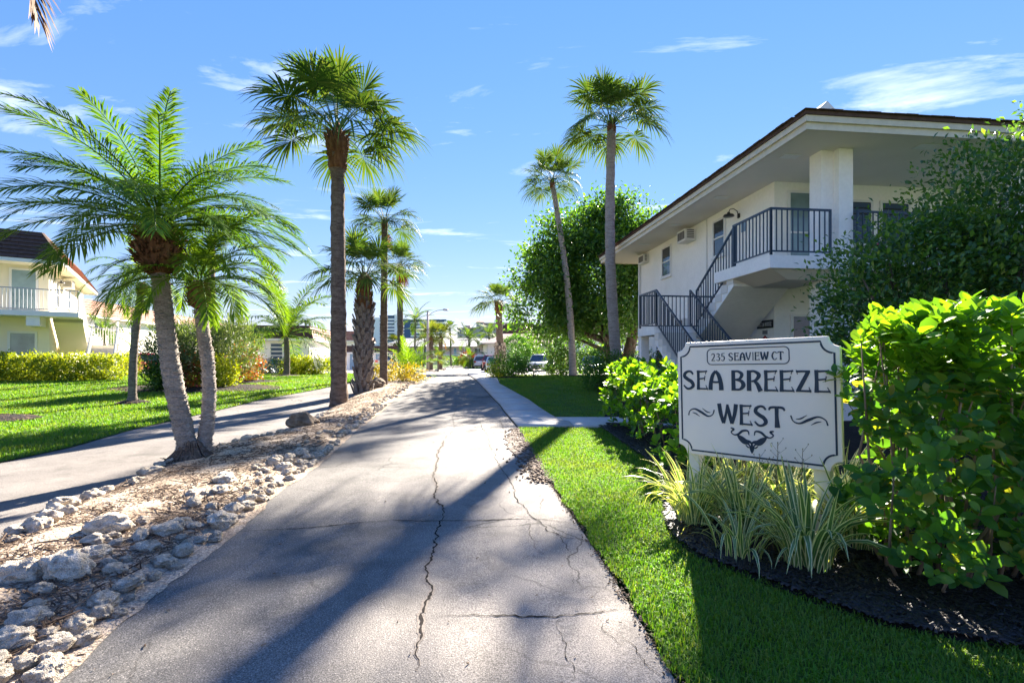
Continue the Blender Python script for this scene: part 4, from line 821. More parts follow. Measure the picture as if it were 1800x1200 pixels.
def fan(Lp, Rb, n, e0, droop, seed=0, grav=.35, fold=.35, span=2.35):
    r = random.Random(seed); pts, tg = rachis(Lp, e0, droop, 8); V = []; F = []; F3 = []
    ribtube(V, F, pts, .018, .010)
    T = tg[-1]; S = np.array([0, 1., 0]); Nn = np.array([-T[2], 0, T[0]]); end = pts[-1]
    if Nn[2] < 0 and e0 > 0: Nn = -Nn
    costa = [end + T * Rb * .34 * c - np.array([0, 0, .10 * Rb * c * c]) for c in np.linspace(0, 1, 5)]; ribtube(V, F, costa, .010, .004)
    for i in range(n):
        a = -span + 2 * span * (i + .5) / n + r.uniform(-.03, .03); c = max(0, 1 - abs(a) / span); o0 = end + T * Rb * .30 * c - np.array([0, 0, .08 * Rb * c * c])
        d = T * math.cos(a) + S * math.sin(a) + Nn * fold * abs(math.sin(a)) * (1 - .4 * c) + Nn * r.uniform(-.07, .07); d = d / np.linalg.norm(d)
        l = Rb * (.62 + .38 * math.cos(a * .62)) * r.uniform(.9, 1.08); w = np.cross(d, Nn); w = w / (np.linalg.norm(w) + 1e-9); g = grav * r.uniform(.5, 1.5); o = len(V)
        ww = Rb * span / n * 1.15
        q = [o0 + d * l * t - np.array([0, 0, g * l * t ** 2.6]) for t in (.02, .42, .74, 1.0)]
        bend = Nn * ww * .25
        V += [q[0] - w * ww * .08, q[0] + w * ww * .08, q[1] + w * ww * .42 , q[1] - w * ww * .42 , q[2] + w * ww * .26, q[2] - w * ww * .26, q[3] + np.array([0, 0, -.02])]
        F += [(o, o+1, o+2, o+3), (o+3, o+2, o+4, o+5)]; F3.append((o+5, o+4, o+6))
    return np.array(V), [np.array(F), np.array(F3)]
FANS = {}
def fanmesh(cls, seed, mat):
    k = (cls, seed, mat)
    if k not in FANS:
        e0 = [1.45, 1.22, .98, .70, .38, -.2][cls]; dr = [.25, .40, .62, .78, .85, .7][cls]
        V, F = fan(1.2, 1.0, 34, e0, dr, cls * 10 + seed, [.12, .2, .32, .42, .5, .45][cls]); FANS[k] = npmesh('frond', V, F, M[mat])
    return FANS[k]
def trunk(root, base, top, r0, r1, mat, bend=.0, n=26, flare=1.25, ring=.03, name='trunk', bulge=None):
    b, t = Vector(base), Vector(top); pts = []; rad = []; ax = (t - b); sd = Vector((ax.y, -ax.x, 0)); sd = sd.normalized() if sd.length > .01 else Vector((1, 0, 0))
    for i in range(n * 3 + 1):
        s = i / (n * 3); p = b.lerp(t, s) + Vector((1, .25, 0)) * bend * math.sin(math.pi * s) * (1 - .3 * s); pts.append(p)
        r = r0 + (r1 - r0) * s; r *= 1 + (flare - 1) * max(0, 1 - s * 9) ** 2
        if bulge: r *= bulge(s)
        r *= 1 + ring * (1 if i % 3 == 0 else -.5) + random.uniform(-.015, .015); rad.append(r)
    m = MB(); m.tube(pts, rad, 14)
    for i, v in enumerate(m.v):
        f = 1 + .0; m.v[i] = tuple(Vector(v) + Vector((mnoise.noise(Vector(v) * 5), mnoise.noise(Vector(v) * 5 + Vector((9, 0, 0))), 0)) * r0 * .10)
    return m.build(name, M[mat], root, True), pts, rad
BOOT = {}
def bootmesh(mat):
    if mat not in BOOT:
        BOOT[mat] = [MB().add([(-.5,0,0), (.5,0,0), (.34,.35,.35), (-.34,.35,.35), (-.22,.85,1), (.22,.85,1), (.20,.62,1.02), (-.20,.62,1.02), (-.5,-.15,.05), (.5,-.15,.05)],
              [(0,1,2,3), (3,2,5,4), (4,5,6,7), (8,9,6,7), (0,3,8), (3,4,7,8), (1,9,2), (2,9,6,5), (0,8,9,1)]).mesh('boot', M[mat]) for _ in range(1)][0]
    return BOOT[mat]
def boots(root, pts, rad, s0, s1, mat, nring, per, size, tilt=.6, split=None, seed=1):
    r = random.Random(seed); n = len(pts) - 1; parent = None
    for j in range(nring):
        s = s0 + (s1 - s0) * j / max(1, nring - 1); k = min(n, int(s * n)); p, rd = pts[k], rad[k]
        for q in range(per):
            a = (q + (j % 2) * .5) / per * 6.2832 + r.uniform(-.1, .1); mm = mat if not split or s < split[0] else split[1]
            o = link('leaf_base', bootmesh(mm), root); o.location = p + Vector((math.cos(a), math.sin(a), 0)) * rd * .9
            h = size * r.uniform(.8, 1.25); o.scale = (size * r.uniform(.55, .8), size * tilt * r.uniform(.5, 1.1), h); o.rotation_euler = (r.uniform(-.12, .12), r.uniform(-.3, .3), a - math.pi / 2)
def crownfans(root, top, n, scale, mat, seed=0, low=-.2, skirt=0, elev=None):
    r = random.Random(seed)
    for i in range(n):
        a = i * 2.39996 + r.uniform(-.25, .25); s = i / (n - 1); cls = min(4, int(s ** .9 * (5.0 + low) + r.uniform(0, .8)))
        o = link('frond', fanmesh(cls, r.randrange(3), mat), root); o.location = Vector(top) + Vector((math.cos(a), math.sin(a), 0)) * .08 * scale + Vector((0, 0, .1 * (1 - s)))
        k = scale * r.uniform(.82, 1.12) * (.9 if cls == 0 else 1); o.scale = (k, k, k); o.rotation_euler = (r.uniform(-.2, .2), r.uniform(-.08, .08), a)
    for i in range(skirt):
        a = r.uniform(0, 6.28); o = link('dead_frond', fanmesh(5, i % 3, 'dead_leaf'), root); o.location = Vector(top) - Vector((0, 0, .1)); k = scale * r.uniform(.5, .7); o.scale = (k, k, k); o.rotation_euler = (0, r.uniform(.3, .6), a)
def sabal(u, d, vtop, utop, r0, r1, scale, n, label, mat='palm_trunk', leaf='fan_leaf', bend=0, seed=0, skirt=0, group='fan palms', ring=.03, vb=None, name='fan_palm', bulge=None, low=-.2):
    x, y = P(u, d); z = tz(y); root = thing(name, label, 'palm tree', (x, y, z - .02), 0, group)
    xt, zt_ = (utop - 900) / FPX * d - x, H(vtop, d) - z
    t, pts, rad = trunk(root, (0, 0, 0), (xt, 0, zt_), r0, r1, mat, bend, 26, 1.2, ring, bulge=bulge); crownfans(root, pts[-1], n, scale, leaf, seed, low, skirt)
    m = MB(); m.tube([pts[-1] - Vector((0,0,.25)), pts[-1], pts[-1] + Vector((0,0,.35*scale))], [r1*1.05, r1*1.1, r1*.3], 10); m.build('crown_shaft', M['boot_brown'], root, True)
    return root, pts, rad
# tall palm in the median: rough brown bulge under the crown
rt, pts, rad = sabal(596, 13.8, 236, 593, .225, .165, 1.02, 34, 'tallest fan palm with swollen brown collar in the middle of the median', 'palm_trunk_brown', seed=1, bend=.0, bulge=lambda s: 1 + .45 * max(0, 1 - abs(s - .97) / .05) * 1 + (.42 if .86 < s < 1 else 0) * min(1, (s - .86) / .015))
k0 = int(len(pts) * .862); MB().tube(pts[k0:], [q * 1.03 for q in rad[k0:]], 14).build('fibre_collar', M['boot_brown'], rt, True); boots(rt, pts, rad, .915, .995, 'boot_brown', 7, 9, .16, .7, seed=4)
# rough barked palm with criss-cross leaf bases
rt, pts, rad = sabal(638, 16.9, 492, 641, .26, .24, .82, 26, 'stout palm trunk clad in criss cross leaf bases with fan crown', 'palm_trunk_brown', 'fan_leaf', seed=2, bulge=lambda s: 1 + .12 * math.sin(s * 3.1) - .45 * max(0, (s - .85) / .15))
boots(rt, pts, rad, .0, .72, 'boot_grey', 15, 9, .30, .5, seed=5); boots(rt, pts, rad, .74, .96, 'boot_brown', 8, 9, .22, .5, seed=6)
sabal(674, 18.6, 392, 676, .15, .11, .62, 26, 'slim fan palm between the rough barked palm and the yellow bush', 'palm_trunk_brown', 'fan_leaf', seed=3, skirt=1)
sabal(704, 25, 470, 703, .15, .15, .66, 24, 'slim fan palm beside the feathery young palm at the tip of the median', 'palm_trunk_brown', 'fan_leaf', seed=4, skirt=3)
sabal(1088, 20.2, 222, 1075, .235, .17, 1.0, 34, 'tall grey fan palm in front of the white house, right of the leaning one', 'palm_trunk_pale', 'fan_leaf', bend=-.25, seed=5, ring=.022)
sabal(1007, 27, 322, 971, .20, .13, .82, 28, 'leaning pale fan palm standing on the middle lawn', 'palm_trunk_pale', 'fan_leaf', bend=.28, seed=6, ring=.022)
rt, pts, rad = sabal(881, 38, 534, 876, .30, .24, .95, 26, 'fan palm with pale pineapple like lower trunk behind the round bush', 'palm_trunk_brown', 'fan_leaf', seed=7, bulge=lambda s: 1.55 if s < .42 else 1)
boots(rt, pts, rad, .02, .40, 'boot_pale', 12, 12, .26, .45, seed=7); boots(rt, pts, rad, .88, .99, 'boot_brown', 4, 9, .3, .6, seed=8)
sabal(372, 26, 420, 371, .22, .18, .75, 20, 'dark fan palm standing behind the twin palm with only its trunk showing', 'palm_trunk_brown', 'fan_leaf', seed=8)
# far palms round the end of the road
for u, d, vt, sc, lb in ((757, 56, 594, .95, 'fan palm with reddish trunk just right of the lamp post'), (774, 58, 594, 1.0, 'fan palm with bare pinkish trunk, second right of the lamp post'), (693, 72, 606, .9, 'low fan palm behind the slim palms below the blue tower')):
    sabal(u, d, vt, u + 1, .26, .24, sc, 22, lb, 'palm_trunk_brown', 'fan_leaf_yellow', seed=int(u), group='far palms', skirt=1)
sabal(793, 90, 578, 791, .16, .13, .85, 18, 'very thin tall palm standing alone against the sky', 'palm_trunk', 'fan_leaf', seed=31, group='far palms')
sabal(770, 50, 634, 770, .08, .07, .55, 14, 'small yellowish palm in the far island', 'palm_trunk', 'fan_leaf_yellow', seed=32, group='far palms')

PIN = {}
def pinset(key, L, n, ll, lw, mat, vee=.35, grav=.5, drp=1.0, rr0=.016, fwd=(1.15, .45), els=None):
    if key in PIN: return PIN[key]
    out = []
    for c, (e0, dr) in enumerate(els or ((1.35, .9), (1.05, 1.25), (.75, 1.45), (.4, 1.45), (.05, 1.3), (-.35, 1.0))):
        row = []
        for s in range(2):
            V, F = pinnate(L, n, ll, lw, e0, dr * drp, vee, grav, fwd, c * 7 + s, rr0=rr0); row.append(npmesh('frond', V, F, M[mat]))
        out.append(row)
    PIN[key] = out; return out
def crownpin(root, top, n, ms, scale=1., seed=0, cmax=5.2, sel=None, pw=.85, zup=.15):
    r = random.Random(seed)
    for i in range(n):
        a = i * 2.39996 + r.uniform(-.3, .3); s = i / max(1, n - 1); c = min(len(ms) - 1, int(s ** pw * cmax + r.uniform(0, .7)))
        if sel and not sel(a % 6.2832, c): continue
        o = link('frond', r.choice(ms[c]), root); o.location = Vector(top) + Vector((math.cos(a), math.sin(a), 0)) * .06 + Vector((0, 0, zup * (1 - s))); k = scale * r.uniform(.85, 1.1); o.scale = (k, k, k); o.rotation_euler = (r.uniform(-.15, .15), r.uniform(-.06, .06), a)
def fibrehead(root, c, rx, rz, n, seed):
    r = np.random.default_rng(seed); th = r.uniform(0, 6.283, n); t = r.uniform(-1, 1, n); rr_ = np.sqrt(np.clip(1 - t * t, .08, 1)) * rx * (1 - .12 * t)
    p = np.stack([np.cos(th) * rr_ * .92, np.sin(th) * rr_ * .92, t * rz], 1) + np.array(c)
    out = np.stack([np.cos(th), np.sin(th), np.full(n, .75) + r.normal(0, .3, n)], 1); nn = np.stack([np.cos(th), np.sin(th), np.full(n, -.3)], 1)
    tv = np.array([(0,-.22,0), (0,.22,0), (.6,.16,.05), (.6,-.16,.05), (1,.10,.12), (1,-.10,.12), (.5,0,.22)]); tf = [np.array([(0,1,2,3), (3,2,4,5)]), np.array([(2,6,4), (3,5,6), (1,6,2), (0,3,6), (4,6,5)])]
    V, F = inst(tv, tf, basis(out, nn, r.uniform(.05, .11, n) * rx / .24), p); o = link('leaf_stubs', npmesh('leaf_stubs', V, F, M['boot_brown']), root); o['kind'] = 'stuff'
    m = MB(); zs_ = [-1, -.8, -.4, 0, .4, .8, 1]; m.tube([Vector(c) + Vector((0, 0, q * rz)) for q in zs_], [rx * .25] + [rx * .93 * math.sqrt(max(.12, 1 - q * q * .85)) for q in zs_[1:-1]] + [rx * .4], 12); m.build('crown_head', M['boot_brown'], root, True)
def knobs(root, pts, rad, n, seed, s1=1., size=.035, mat='palm_trunk_pale'):
    r = np.random.default_rng(seed); s = r.uniform(0, s1, n); k = (s * (len(pts) - 1)).astype(int); P3 = np.array([tuple(p) for p in pts])[k]; R3_ = np.array(rad)[k]; a = r.uniform(0, 6.283, n)
    o_ = np.stack([np.cos(a), np.sin(a), np.full(n, .25)], 1); nn = np.stack([np.zeros(n), np.zeros(n), np.ones(n)], 1); p = P3 + np.stack([np.cos(a), np.sin(a), np.zeros(n)], 1) * (R3_ * .92)[:, None]
    tv = np.array([(0,-.9,-.25), (0,.9,-.25), (0,.8,.3), (0,-.8,.3), (.75,-.45,.0), (.75,.45,.0), (.7,.4,.25), (.7,-.4,.25)]); tf = [np.array([(4,5,6,7), (0,1,5,4), (1,2,6,5), (2,3,7,6), (3,0,4,7)])]
    V, F = inst(tv, tf, basis(o_, nn, r.uniform(.6, 1.2, n) * size), p); q = link('leaf_scars', npmesh('leaf_scars', V, F, M[mat]), root); q['kind'] = 'stuff'
# twin-trunk pygmy date palm in the foreground
x, y = G(336, 816); TW = thing('date_palm', 'twin trunk date palm with shaggy brown crown heads in the near median', 'palm tree', (x, y, medz(x, y) - .03)); zb = medz(x, y) - .03
def tw(u, v, dd): return Vector(((u - 900) / FPX * dd - x, dd - y, H(v, dd) - zb))
t1, p1, r1 = trunk(TW, (0, 0, 0), tw(281, 478, y), .115, .098, 'palm_trunk_pale', -.06, 30, 1.7, .05); knobs(TW, p1, r1, 900, 1, .98, .030)
t2, p2, r2 = trunk(TW, (.08, .12, .1), tw(351, 545, y + .3), .085, .075, 'palm_trunk_pale', .10, 26, 1.3, .05); knobs(TW, p2, r2, 600, 2, .98, .026)
fibrehead(TW, tw(279, 438, y), .26, .34, 420, 3); fibrehead(TW, tw(350, 520, y + .3), .15, .18, 220, 4)
ms = pinset('twin', 1.9, 70, .42, .019, 'date_leaf', .22, .6, 1.0, .014, els=((1.12, 1.0), (.88, 1.15), (.62, 1.2), (.38, 1.1), (.18, .95))); crownpin(TW, tw(281, 400, y), 46, ms, .93, 12, 4.4)
ms2 = pinset('twin2', 1.2, 60, .30, .016, 'date_leaf_lime', .25, .5, 1.15, .010, els=((1.25, 1.0), (.95, 1.35), (.65, 1.5), (.38, 1.5), (.15, 1.3))); crownpin(TW, tw(350, 500, y + .3), 32, ms2, 1.0, 13, 4.6)
r_ = np.random.default_rng(6); n = 160; a = r_.uniform(0, 6.283, n); rp = [Vector((.02 * math.cos(q), .02 * math.sin(q), 0)) for q in a]; m = MB()
for q in a: m.tube([(.10*math.cos(q), .10*math.sin(q), random.uniform(.12, .26)), (.19*math.cos(q), .19*math.sin(q), .10), (random.uniform(.22, .32)*math.cos(q), random.uniform(.22, .32)*math.sin(q), .0)], [.010, .009, .006], 4)
m.build('aerial_roots', M['palm_trunk_brown'], TW)['kind'] = 'stuff'
# little date palm on the lawn
x, y = G(233, 709); zb = tz(y); SP = thing('date_palm', 'small slender date palm alone on the left lawn', 'palm tree', (x, y, zb)); t_, ps, rs = trunk(SP, (0,0,0), ((249-233)/FPX*y, 0, H(508, y) - zb), .11, .09, 'palm_trunk', -.08, 24, 1.5, .04); fibrehead(SP, tuple(ps[-1] + Vector((0,0,.0))), .15, .2, 160, 8)
crownpin(SP, ps[-1] + Vector((0,0,.15)), 24, pinset('small', 1.5, 36, .34, .026, 'date_leaf_lime', .2, .7, 1.25, .012), 1.0, 14, 5.5)
# coconut palms
def coco(u, d, vtop, L, n, label, seed, lean=0, mat='coco_leaf', r0=.17, group=None, sel=None, ms=None, cmax=4.6, wx=None):
    x, y = wx or P(u, d); z = tz(y); root = thing('coconut_palm', label, 'palm tree', (x, y, z), 0, group); t, pts, rad = trunk(root, (0,0,0), (lean, 0, H(vtop, d) - z), r0, r0 * .75, 'palm_trunk', .05, 22, 1.5, .03)
    key = 'coco' if mat == 'coco_leaf' else mat
    crownpin(root, pts[-1], n, ms or pinset('coco', 3.6, 52, .85, .05, 'coco_leaf', .35, .75, 1.0, .028), L / 3.6, seed, cmax, sel, .8, .3)
    for k in range(3): m = MB(); a = k * 2.1; m.tube([pts[-1] + Vector((0,0,-.1)), pts[-1] + Vector((.35*math.cos(a), .35*math.sin(a), .5)), pts[-1] + Vector((.55*math.cos(a), .55*math.sin(a), .25))], [.05, .03, .012], 5); m.build('leaf_sheath', M['boot_brown'], root)
    return root
coco(503, 27, 592, 3.9, 22, 'young coconut palm with upright fronds in front of the low house', 21)
coco(727, 80, 566, 3.9, 18, 'coconut palm rising above the pink house roof near the blue tower', 22, .3, group='far coconut palms')
coco(744, 84, 600, 3.9, 16, 'lower coconut palm left of the lamp post in front of the pink house', 23, .3, group='far coconut palms')
coco(828, 86, 597, 4.2, 18, 'coconut palm in front of the far beige tower', 24, -.4, group='far coconut palms')
coco(864, 92, 590, 4.2, 18, 'coconut palm above the dusty pink roof', 25, -.5, group='far coconut palms')
coco(826, 70, 632, 3.0, 16, 'short palm with arching fronds beside the far hedges', 27, 0, group='far coconut palms')
coco(183, 44, 590, 3.2, 14, 'palm showing behind the white stair of the cream house', 29, 0, group='far coconut palms')
def youngpalm(u, d, L, n, label, seed):
    x, y = P(u, d); root = thing('young_palm', label, 'palm', (x, y, tz(y))); ms = pinset('areca', 2.2, 40, .5, .035, 'date_leaf_lime', .45, .5, .8, .02); crownpin(root, (0,0,.1), n, ms, L / 2.2, seed, 3.2); MB().tube([(0,0,-.05), (0,0,.35)], [.12, .08], 8).build('stem', M['petiole'], root, True)
youngpalm(715, 24.2, 2.1, 20, 'feathery young palm at the tip of the median by the yellow bush', 31)
# palm outside the picture whose dead frond hangs into the top left corner
DP = coco(0, 4.2, 0, 2.6, 30, 'coconut palm left of the picture with one dead orange frond hanging in', 33, wx=(-6.85, 4.4), sel=lambda a, c: c <= 1 or 1.9 < a < 4.2, ms=pinset('cocod', 2.6, 46, .55, .03, 'coco_leaf', .3, .6, .8, .02), r0=.16)
for o in list(DP.children):
    o.location.z += 1.25 if not o.name.startswith('trunk') else 0
    if o.name.startswith('trunk'): o.scale.z = (H(0, 4.2) + 1.25) / H(0, 4.2)
V, F = pinnate(3.3, 80, .50, .035, .45, 2.0, .2, .7, seed=77, rr0=.022); o = link('dead_frond', npmesh('dead_frond', V, F, M['dead_leaf']), DP); o.location = (0, 0, H(0, 4.2) + 1.2); o.rotation_euler = (0, .0, math.radians(4))

# ================================================================== shrubs and trees
def leaf_t(w=.55, seg=4, fold=.10, tip=0.0, ob=.62, curl=-.08):
    xs = np.linspace(0, 1, seg + 1); V = []; F = []; T = []
    hw = [w / 2 * max(.03, math.sin(math.pi * (x ** (math.log(.5) / math.log(ob)))) ** .75) if 0 < x < 1 else (.03 * w if x == 0 else tip) for x in xs]
    for x, h in zip(xs, hw): z = curl * x * x; V += [(x, -h, z + fold * h * 2), (x, 0, z), (x, h, z + fold * h * 2)]
    for i in range(seg): a = i * 3; F += [(a, a+3, a+4, a+1), (a+1, a+4, a+5, a+2)]
    return np.array(V), [np.array(F)]
T_PAD = leaf_t(.62, 5, .08, .02, .66); T_OVAL = leaf_t(.60, 4, .12, .0, .5); T_LANCE = leaf_t(.16, 2, .1, .0, .5); T_SMALL = leaf_t(.5, 2, .15, .0, .5)
T_CARD = (np.array([(0,0,0), (.5,-.28,.06), (1,0,-.05), (.5,.28,.06)]), [np.array([(0,1,2), (0,2,3)])])
def unit(r, n):
    v = r.normal(size=(n, 3)); return v / np.linalg.norm(v, axis=1, keepdims=True)
def put_leaves(root, tmpl, d, nn, size, pos, mat, nind=0, loc=None, name='foliage', pick=None):
    """joined foliage; the nind leaves that show largest become leaf objects of their own"""
    loc = np.array(loc if loc is not None else root.location); Rm = basis(d, nn, size)
    if nind:
        w = pos + loc; dist = np.linalg.norm(w - np.array([0, 0, EYE]), axis=1); score = np.asarray(size) / dist + (pick(w) if pick is not None else 0)
        idx = np.argsort(-score)[:nind]; lm = npmesh('leaf', tmpl[0], tmpl[1], mat, smooth=True)
        for i in idx:
            o = link('leaf', lm, root); m = Matrix.Identity(4)
            for a in range(3):
                for b_ in range(3): m[a][b_] = Rm[i][a][b_]
                m[a][3] = pos[i][a]
            o.matrix_local = m
        keep = np.ones(len(pos), bool); keep[idx] = False; Rm, pos = Rm[keep], pos[keep]
    V, F = inst(tmpl[0], tmpl[1], Rm, pos); o = link(name, npmesh(name, V, F, mat, smooth=len(tmpl[0]) > 5), root); o['kind'] = 'stuff'
    return o
def cloud(r, n, ell, k, sig, shell=(.72, 1.0), zmin=.05):
    """leaf positions clumped round cluster centres on ellipsoids; returns positions and outward directions"""
    ell = np.array(ell, float); vol = ell[:, 3] * ell[:, 4] + ell[:, 3] * ell[:, 5]; e = ell[r.choice(len(ell), k, p=vol / vol.sum())]
    u = unit(r, k); c = e[:, :3] + u * e[:, 3:6] * r.uniform(*shell, (k, 1)); own = r.integers(0, k, n); q = r.normal(size=(n, 3)) * sig
    p = c[own] + q; out = u[own] + unit(r, n) * .5; ok = p[:, 2] > zmin; return p[ok], out[ok]
def shrub(name, label, cat, xy, ell, n, size, mat, tmpl=T_SMALL, k=60, sig=.12, stems=5, group=None, flowers=None, seed=0, z=None, shell=(.7, 1.0), up=.5, nind=0, root=None, stemr=.02):
    r = np.random.default_rng(seed + 100); x, y = xy; z = tz(y) if z is None else z
    root = root or thing(name, label, cat, (x, y, z), 0, group); p, out = cloud(r, n, ell, k, sig, shell); m = len(p)
    d = out * .6 + unit(r, m) * .7 + np.array([0, 0, up * .6]); nn = unit(r, m) * .6 + out * .5 + np.array([0, 0, .7])
    put_leaves(root, tmpl, d, nn, size * r.uniform(.65, 1.25, m), p, M[mat], nind)
    for i in range(stems):
        e = ell[r.integers(len(ell))]; tp = np.array(e[:3]) + unit(r, 1)[0] * np.array(e[3:6]) * .65; tp[2] = max(tp[2], .3); b_ = np.array([e[0] * .5, e[1] * .5, -.03]) + np.append(r.normal(size=2) * .06, 0)
        md = (b_ + tp) / 2 + r.normal(size=3) * .06; MB().tube([b_, b_ * .6 + md * .4 + [0, 0, .05], md, tp], [stemr, stemr * .85, stemr * .65, stemr * .3], 6).build('stem', M['bark'], root, True)
    if flowers:
        fm, fn_, fs = flowers; p, out = cloud(r, fn_, ell, fn_, sig * .4, (.95, 1.03)); mm = len(p)
        for i in range(mm):
            Vv, Ff = inst(T_SMALL[0], T_SMALL[1], basis(unit(r, 5) * .5 + out[i], unit(r, 5) + out[i], np.full(5, fs)), np.repeat(p[i][None], 5, 0)); link('flower', npmesh('flower', Vv, Ff, M[fm]), root)
    return root
def rosettes(root, r, tips, axes, m, size, mat, tmpl, open_=(.5, 1.1), nind=0, pick=None, stem=None, gap=.25):
    """whorls of m leaves round shoot tips"""
    k = len(tips); ax = axes / np.linalg.norm(axes, axis=1, keepdims=True); h = unit(r, k); s1 = np.cross(ax, h); s1 /= np.linalg.norm(s1, axis=1, keepdims=True); s2 = np.cross(ax, s1); P_, D_, N_, S_ = [], [], [], []
    for j in range(m):
        a = j * 2.4 + r.uniform(-.3, .3, k); lv = j / m; rad = s1 * np.cos(a)[:, None] + s2 * np.sin(a)[:, None]; th = open_[0] + (open_[1] - open_[0]) * lv + r.normal(0, .15, k)
        d = ax * np.cos(th)[:, None] + rad * np.sin(th)[:, None]; P_.append(tips - ax * (lv * size * gap * 4 * r.uniform(.7, 1.2, k))[:, None] * .5 + rad * .006); D_.append(d + np.array([0, 0, -.05])); N_.append(ax * np.sin(th)[:, None] - rad * np.cos(th)[:, None] + unit(r, k) * .25); S_.append(size * (1.08 - .3 * abs(lv - .4)) * r.uniform(.5, 1.28, k))
    return put_leaves(root, tmpl, np.concatenate(D_), np.concatenate(N_), np.concatenate(S_), np.concatenate(P_), mat, nind, pick=pick)
# ---- paddle-leaved hedge left of the sign
def hedge_shoots(r, n, cx, half, top, wob=.1):
    """shoot tips over a rounded hedge; cx = list of centre points, half = half width"""
    cx = np.array(cx, float); s = r.uniform(0, len(cx) - 1.001, n); i = s.astype(int); c = cx[i] + (cx[i+1] - cx[i]) * (s - i)[:, None]
    a = r.uniform(0, math.pi, n); rad = r.uniform(.55, 1.0, n) ** .6; bump = 1 + wob * np.sin(s * 5.1) + wob * np.sin(s * 9.7 + 1)
    side = np.cos(a) * rad; zz_ = np.sin(a) ** .6 * rad * bump
    az = r.uniform(0, 6.283, n); return c, side, zz_, az
r = np.random.default_rng(41)
CL = thing('paddle_leaf_hedge', 'bright green hedge of rounded paddle leaves left of the sign', 'hedge', (2.35, 7.0, 0))
cx = np.array([(-.05, -2.3), (-.12, -1.2), (-.08, 0), (.0, 1.4), (-.05, 2.6), (-.02, 3.0)]); n = 620
s = r.uniform(0, 4.999, n); i = s.astype(int); c = cx[i] + (cx[i+1] - cx[i]) * (s - i)[:, None]; az = r.uniform(0, 6.283, n); q = r.uniform(0, 1, n) ** .5
hx = np.cos(az) * q * .55; hy = np.sin(az) * q * .45; hgt = (.95 + .12 * np.sin(s * 4.3) + .06 * np.sin(s * 11)) * r.uniform(.86, 1.12, n)
zz_ = np.where(q > .80, r.uniform(.12, .95, n), 1.0 - .30 * q ** 4) * hgt
tips = np.stack([c[:, 0] + hx, c[:, 1] + hy, zz_ + .08], 1); axes = np.stack([hx * 1.1, hy * 1.1, np.full(n, .75) + .3 * r.uniform(0, 1, n)], 1)
rosettes(CL, r, tips, axes, 8, .115, M['clusia'], T_PAD, (.35, 1.2), 300, pick=lambda w: np.where((w[:, 0] < 2.5) & (w[:, 2] > .25), .01, 0), gap=.3)
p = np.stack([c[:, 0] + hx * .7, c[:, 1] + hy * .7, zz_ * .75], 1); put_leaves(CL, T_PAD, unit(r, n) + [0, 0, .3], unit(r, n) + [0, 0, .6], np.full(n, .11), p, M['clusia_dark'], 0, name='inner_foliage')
for k in range(34):
    j = r.integers(n); b_ = np.array([c[j, 0] + hx[j]*.25, c[j, 1] + hy[j]*.3, -.02]); MB().tube([b_, (b_ + tips[j]) / 2 + [0, 0, .05], tips[j]], [.012, .009, .004], 5).build('stem', M['twig'], CL, True)
# ---- big leafy hedge right of the sign
HB = thing('broad_leaf_hedge', 'tall leafy hedge with lime green shoots filling the right edge of the picture', 'hedge', (2.95, 3.3, 0)); r = np.random.default_rng(43)
n = 2100; x = r.uniform(-.88, 2.2, n); y = r.uniform(-.85, .95, n); z = r.uniform(.08, 1.0, n) ** .8 * 1.72
face = r.random(n)
y = np.where(face < .42, -.52 + .18 * np.sin(x * 3.1) - .22 * np.clip((.9 - z) , 0, 1) * r.uniform(.6, 1, n) + .10 * r.normal(size=n), y); x = np.where((face > .42) & (face < .58), -.80 + .12 * np.sin(z * 6) + .06 * r.normal(size=n), x)
z = np.where(face > .62, 1.60 + .10 * np.sin(x * 5) + .10 * r.normal(size=n), z); z = np.clip(z, .12, 1.95); lim = 1.30 + .30 * np.clip((x + .85) * 2, 0, 1); z = np.minimum(z, lim + .12 * r.random(n) + .15)
z = np.minimum(z, 1.55 + .12 * r.random(n)); kx = (x + 2.95) > (.672 + .03 * np.sin(z * 9)) * (y + 3.3) + .05 * r.random(n); x, y, z = x[kx], y[kx], z[kx]; n = len(x)
tips = np.stack([x, y, z], 1); axes = np.stack([np.clip(x, -1, .3) * .5, y * .8, .55 + .7 * (z / 1.7)], 1) + .25 * unit(r, n)
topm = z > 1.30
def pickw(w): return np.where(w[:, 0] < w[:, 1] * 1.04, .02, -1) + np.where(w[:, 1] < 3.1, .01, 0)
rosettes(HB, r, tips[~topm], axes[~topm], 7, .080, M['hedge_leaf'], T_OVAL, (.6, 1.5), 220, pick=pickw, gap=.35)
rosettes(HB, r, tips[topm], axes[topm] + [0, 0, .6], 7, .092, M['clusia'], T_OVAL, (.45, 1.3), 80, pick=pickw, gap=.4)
p = np.stack([r.uniform(-.7, 2.2, 3600), r.uniform(-.45, .8, 3600), r.uniform(.15, 1.5, 3600)], 1); p = p[(p[:, 0] + 2.95) > .70 * (p[:, 1] + 3.3)]; k_ = len(p); put_leaves(HB, T_OVAL, unit(r, k_), unit(r, k_) + [0, 0, .5], r.uniform(.07, .11, k_), p, M['hedge_leaf'], 0, name='inner_foliage')
for k in range(70):
    j = r.integers(n); b_ = np.array([tips[j, 0] * .75 + .1, tips[j, 1] * .4, -.02]); md = (b_ + tips[j]) / 2 + r.normal(size=3) * .06; MB().tube([b_, b_ * .5 + md * .5 + r.normal(size=3) * .02, md, tips[j]], [.013, .011, .008, .0035], 5).build('stem', M['twig'], HB, True)
q = np.array([(-.68, .02, 1.0), (-.72, .06, 1.07)]); MB().tube([(-.35, .1, .55), (-.55, .05, .85), (-.72, .02, 1.05)], [.007, .005, .003], 5).build('stem', M['twig'], HB, True)
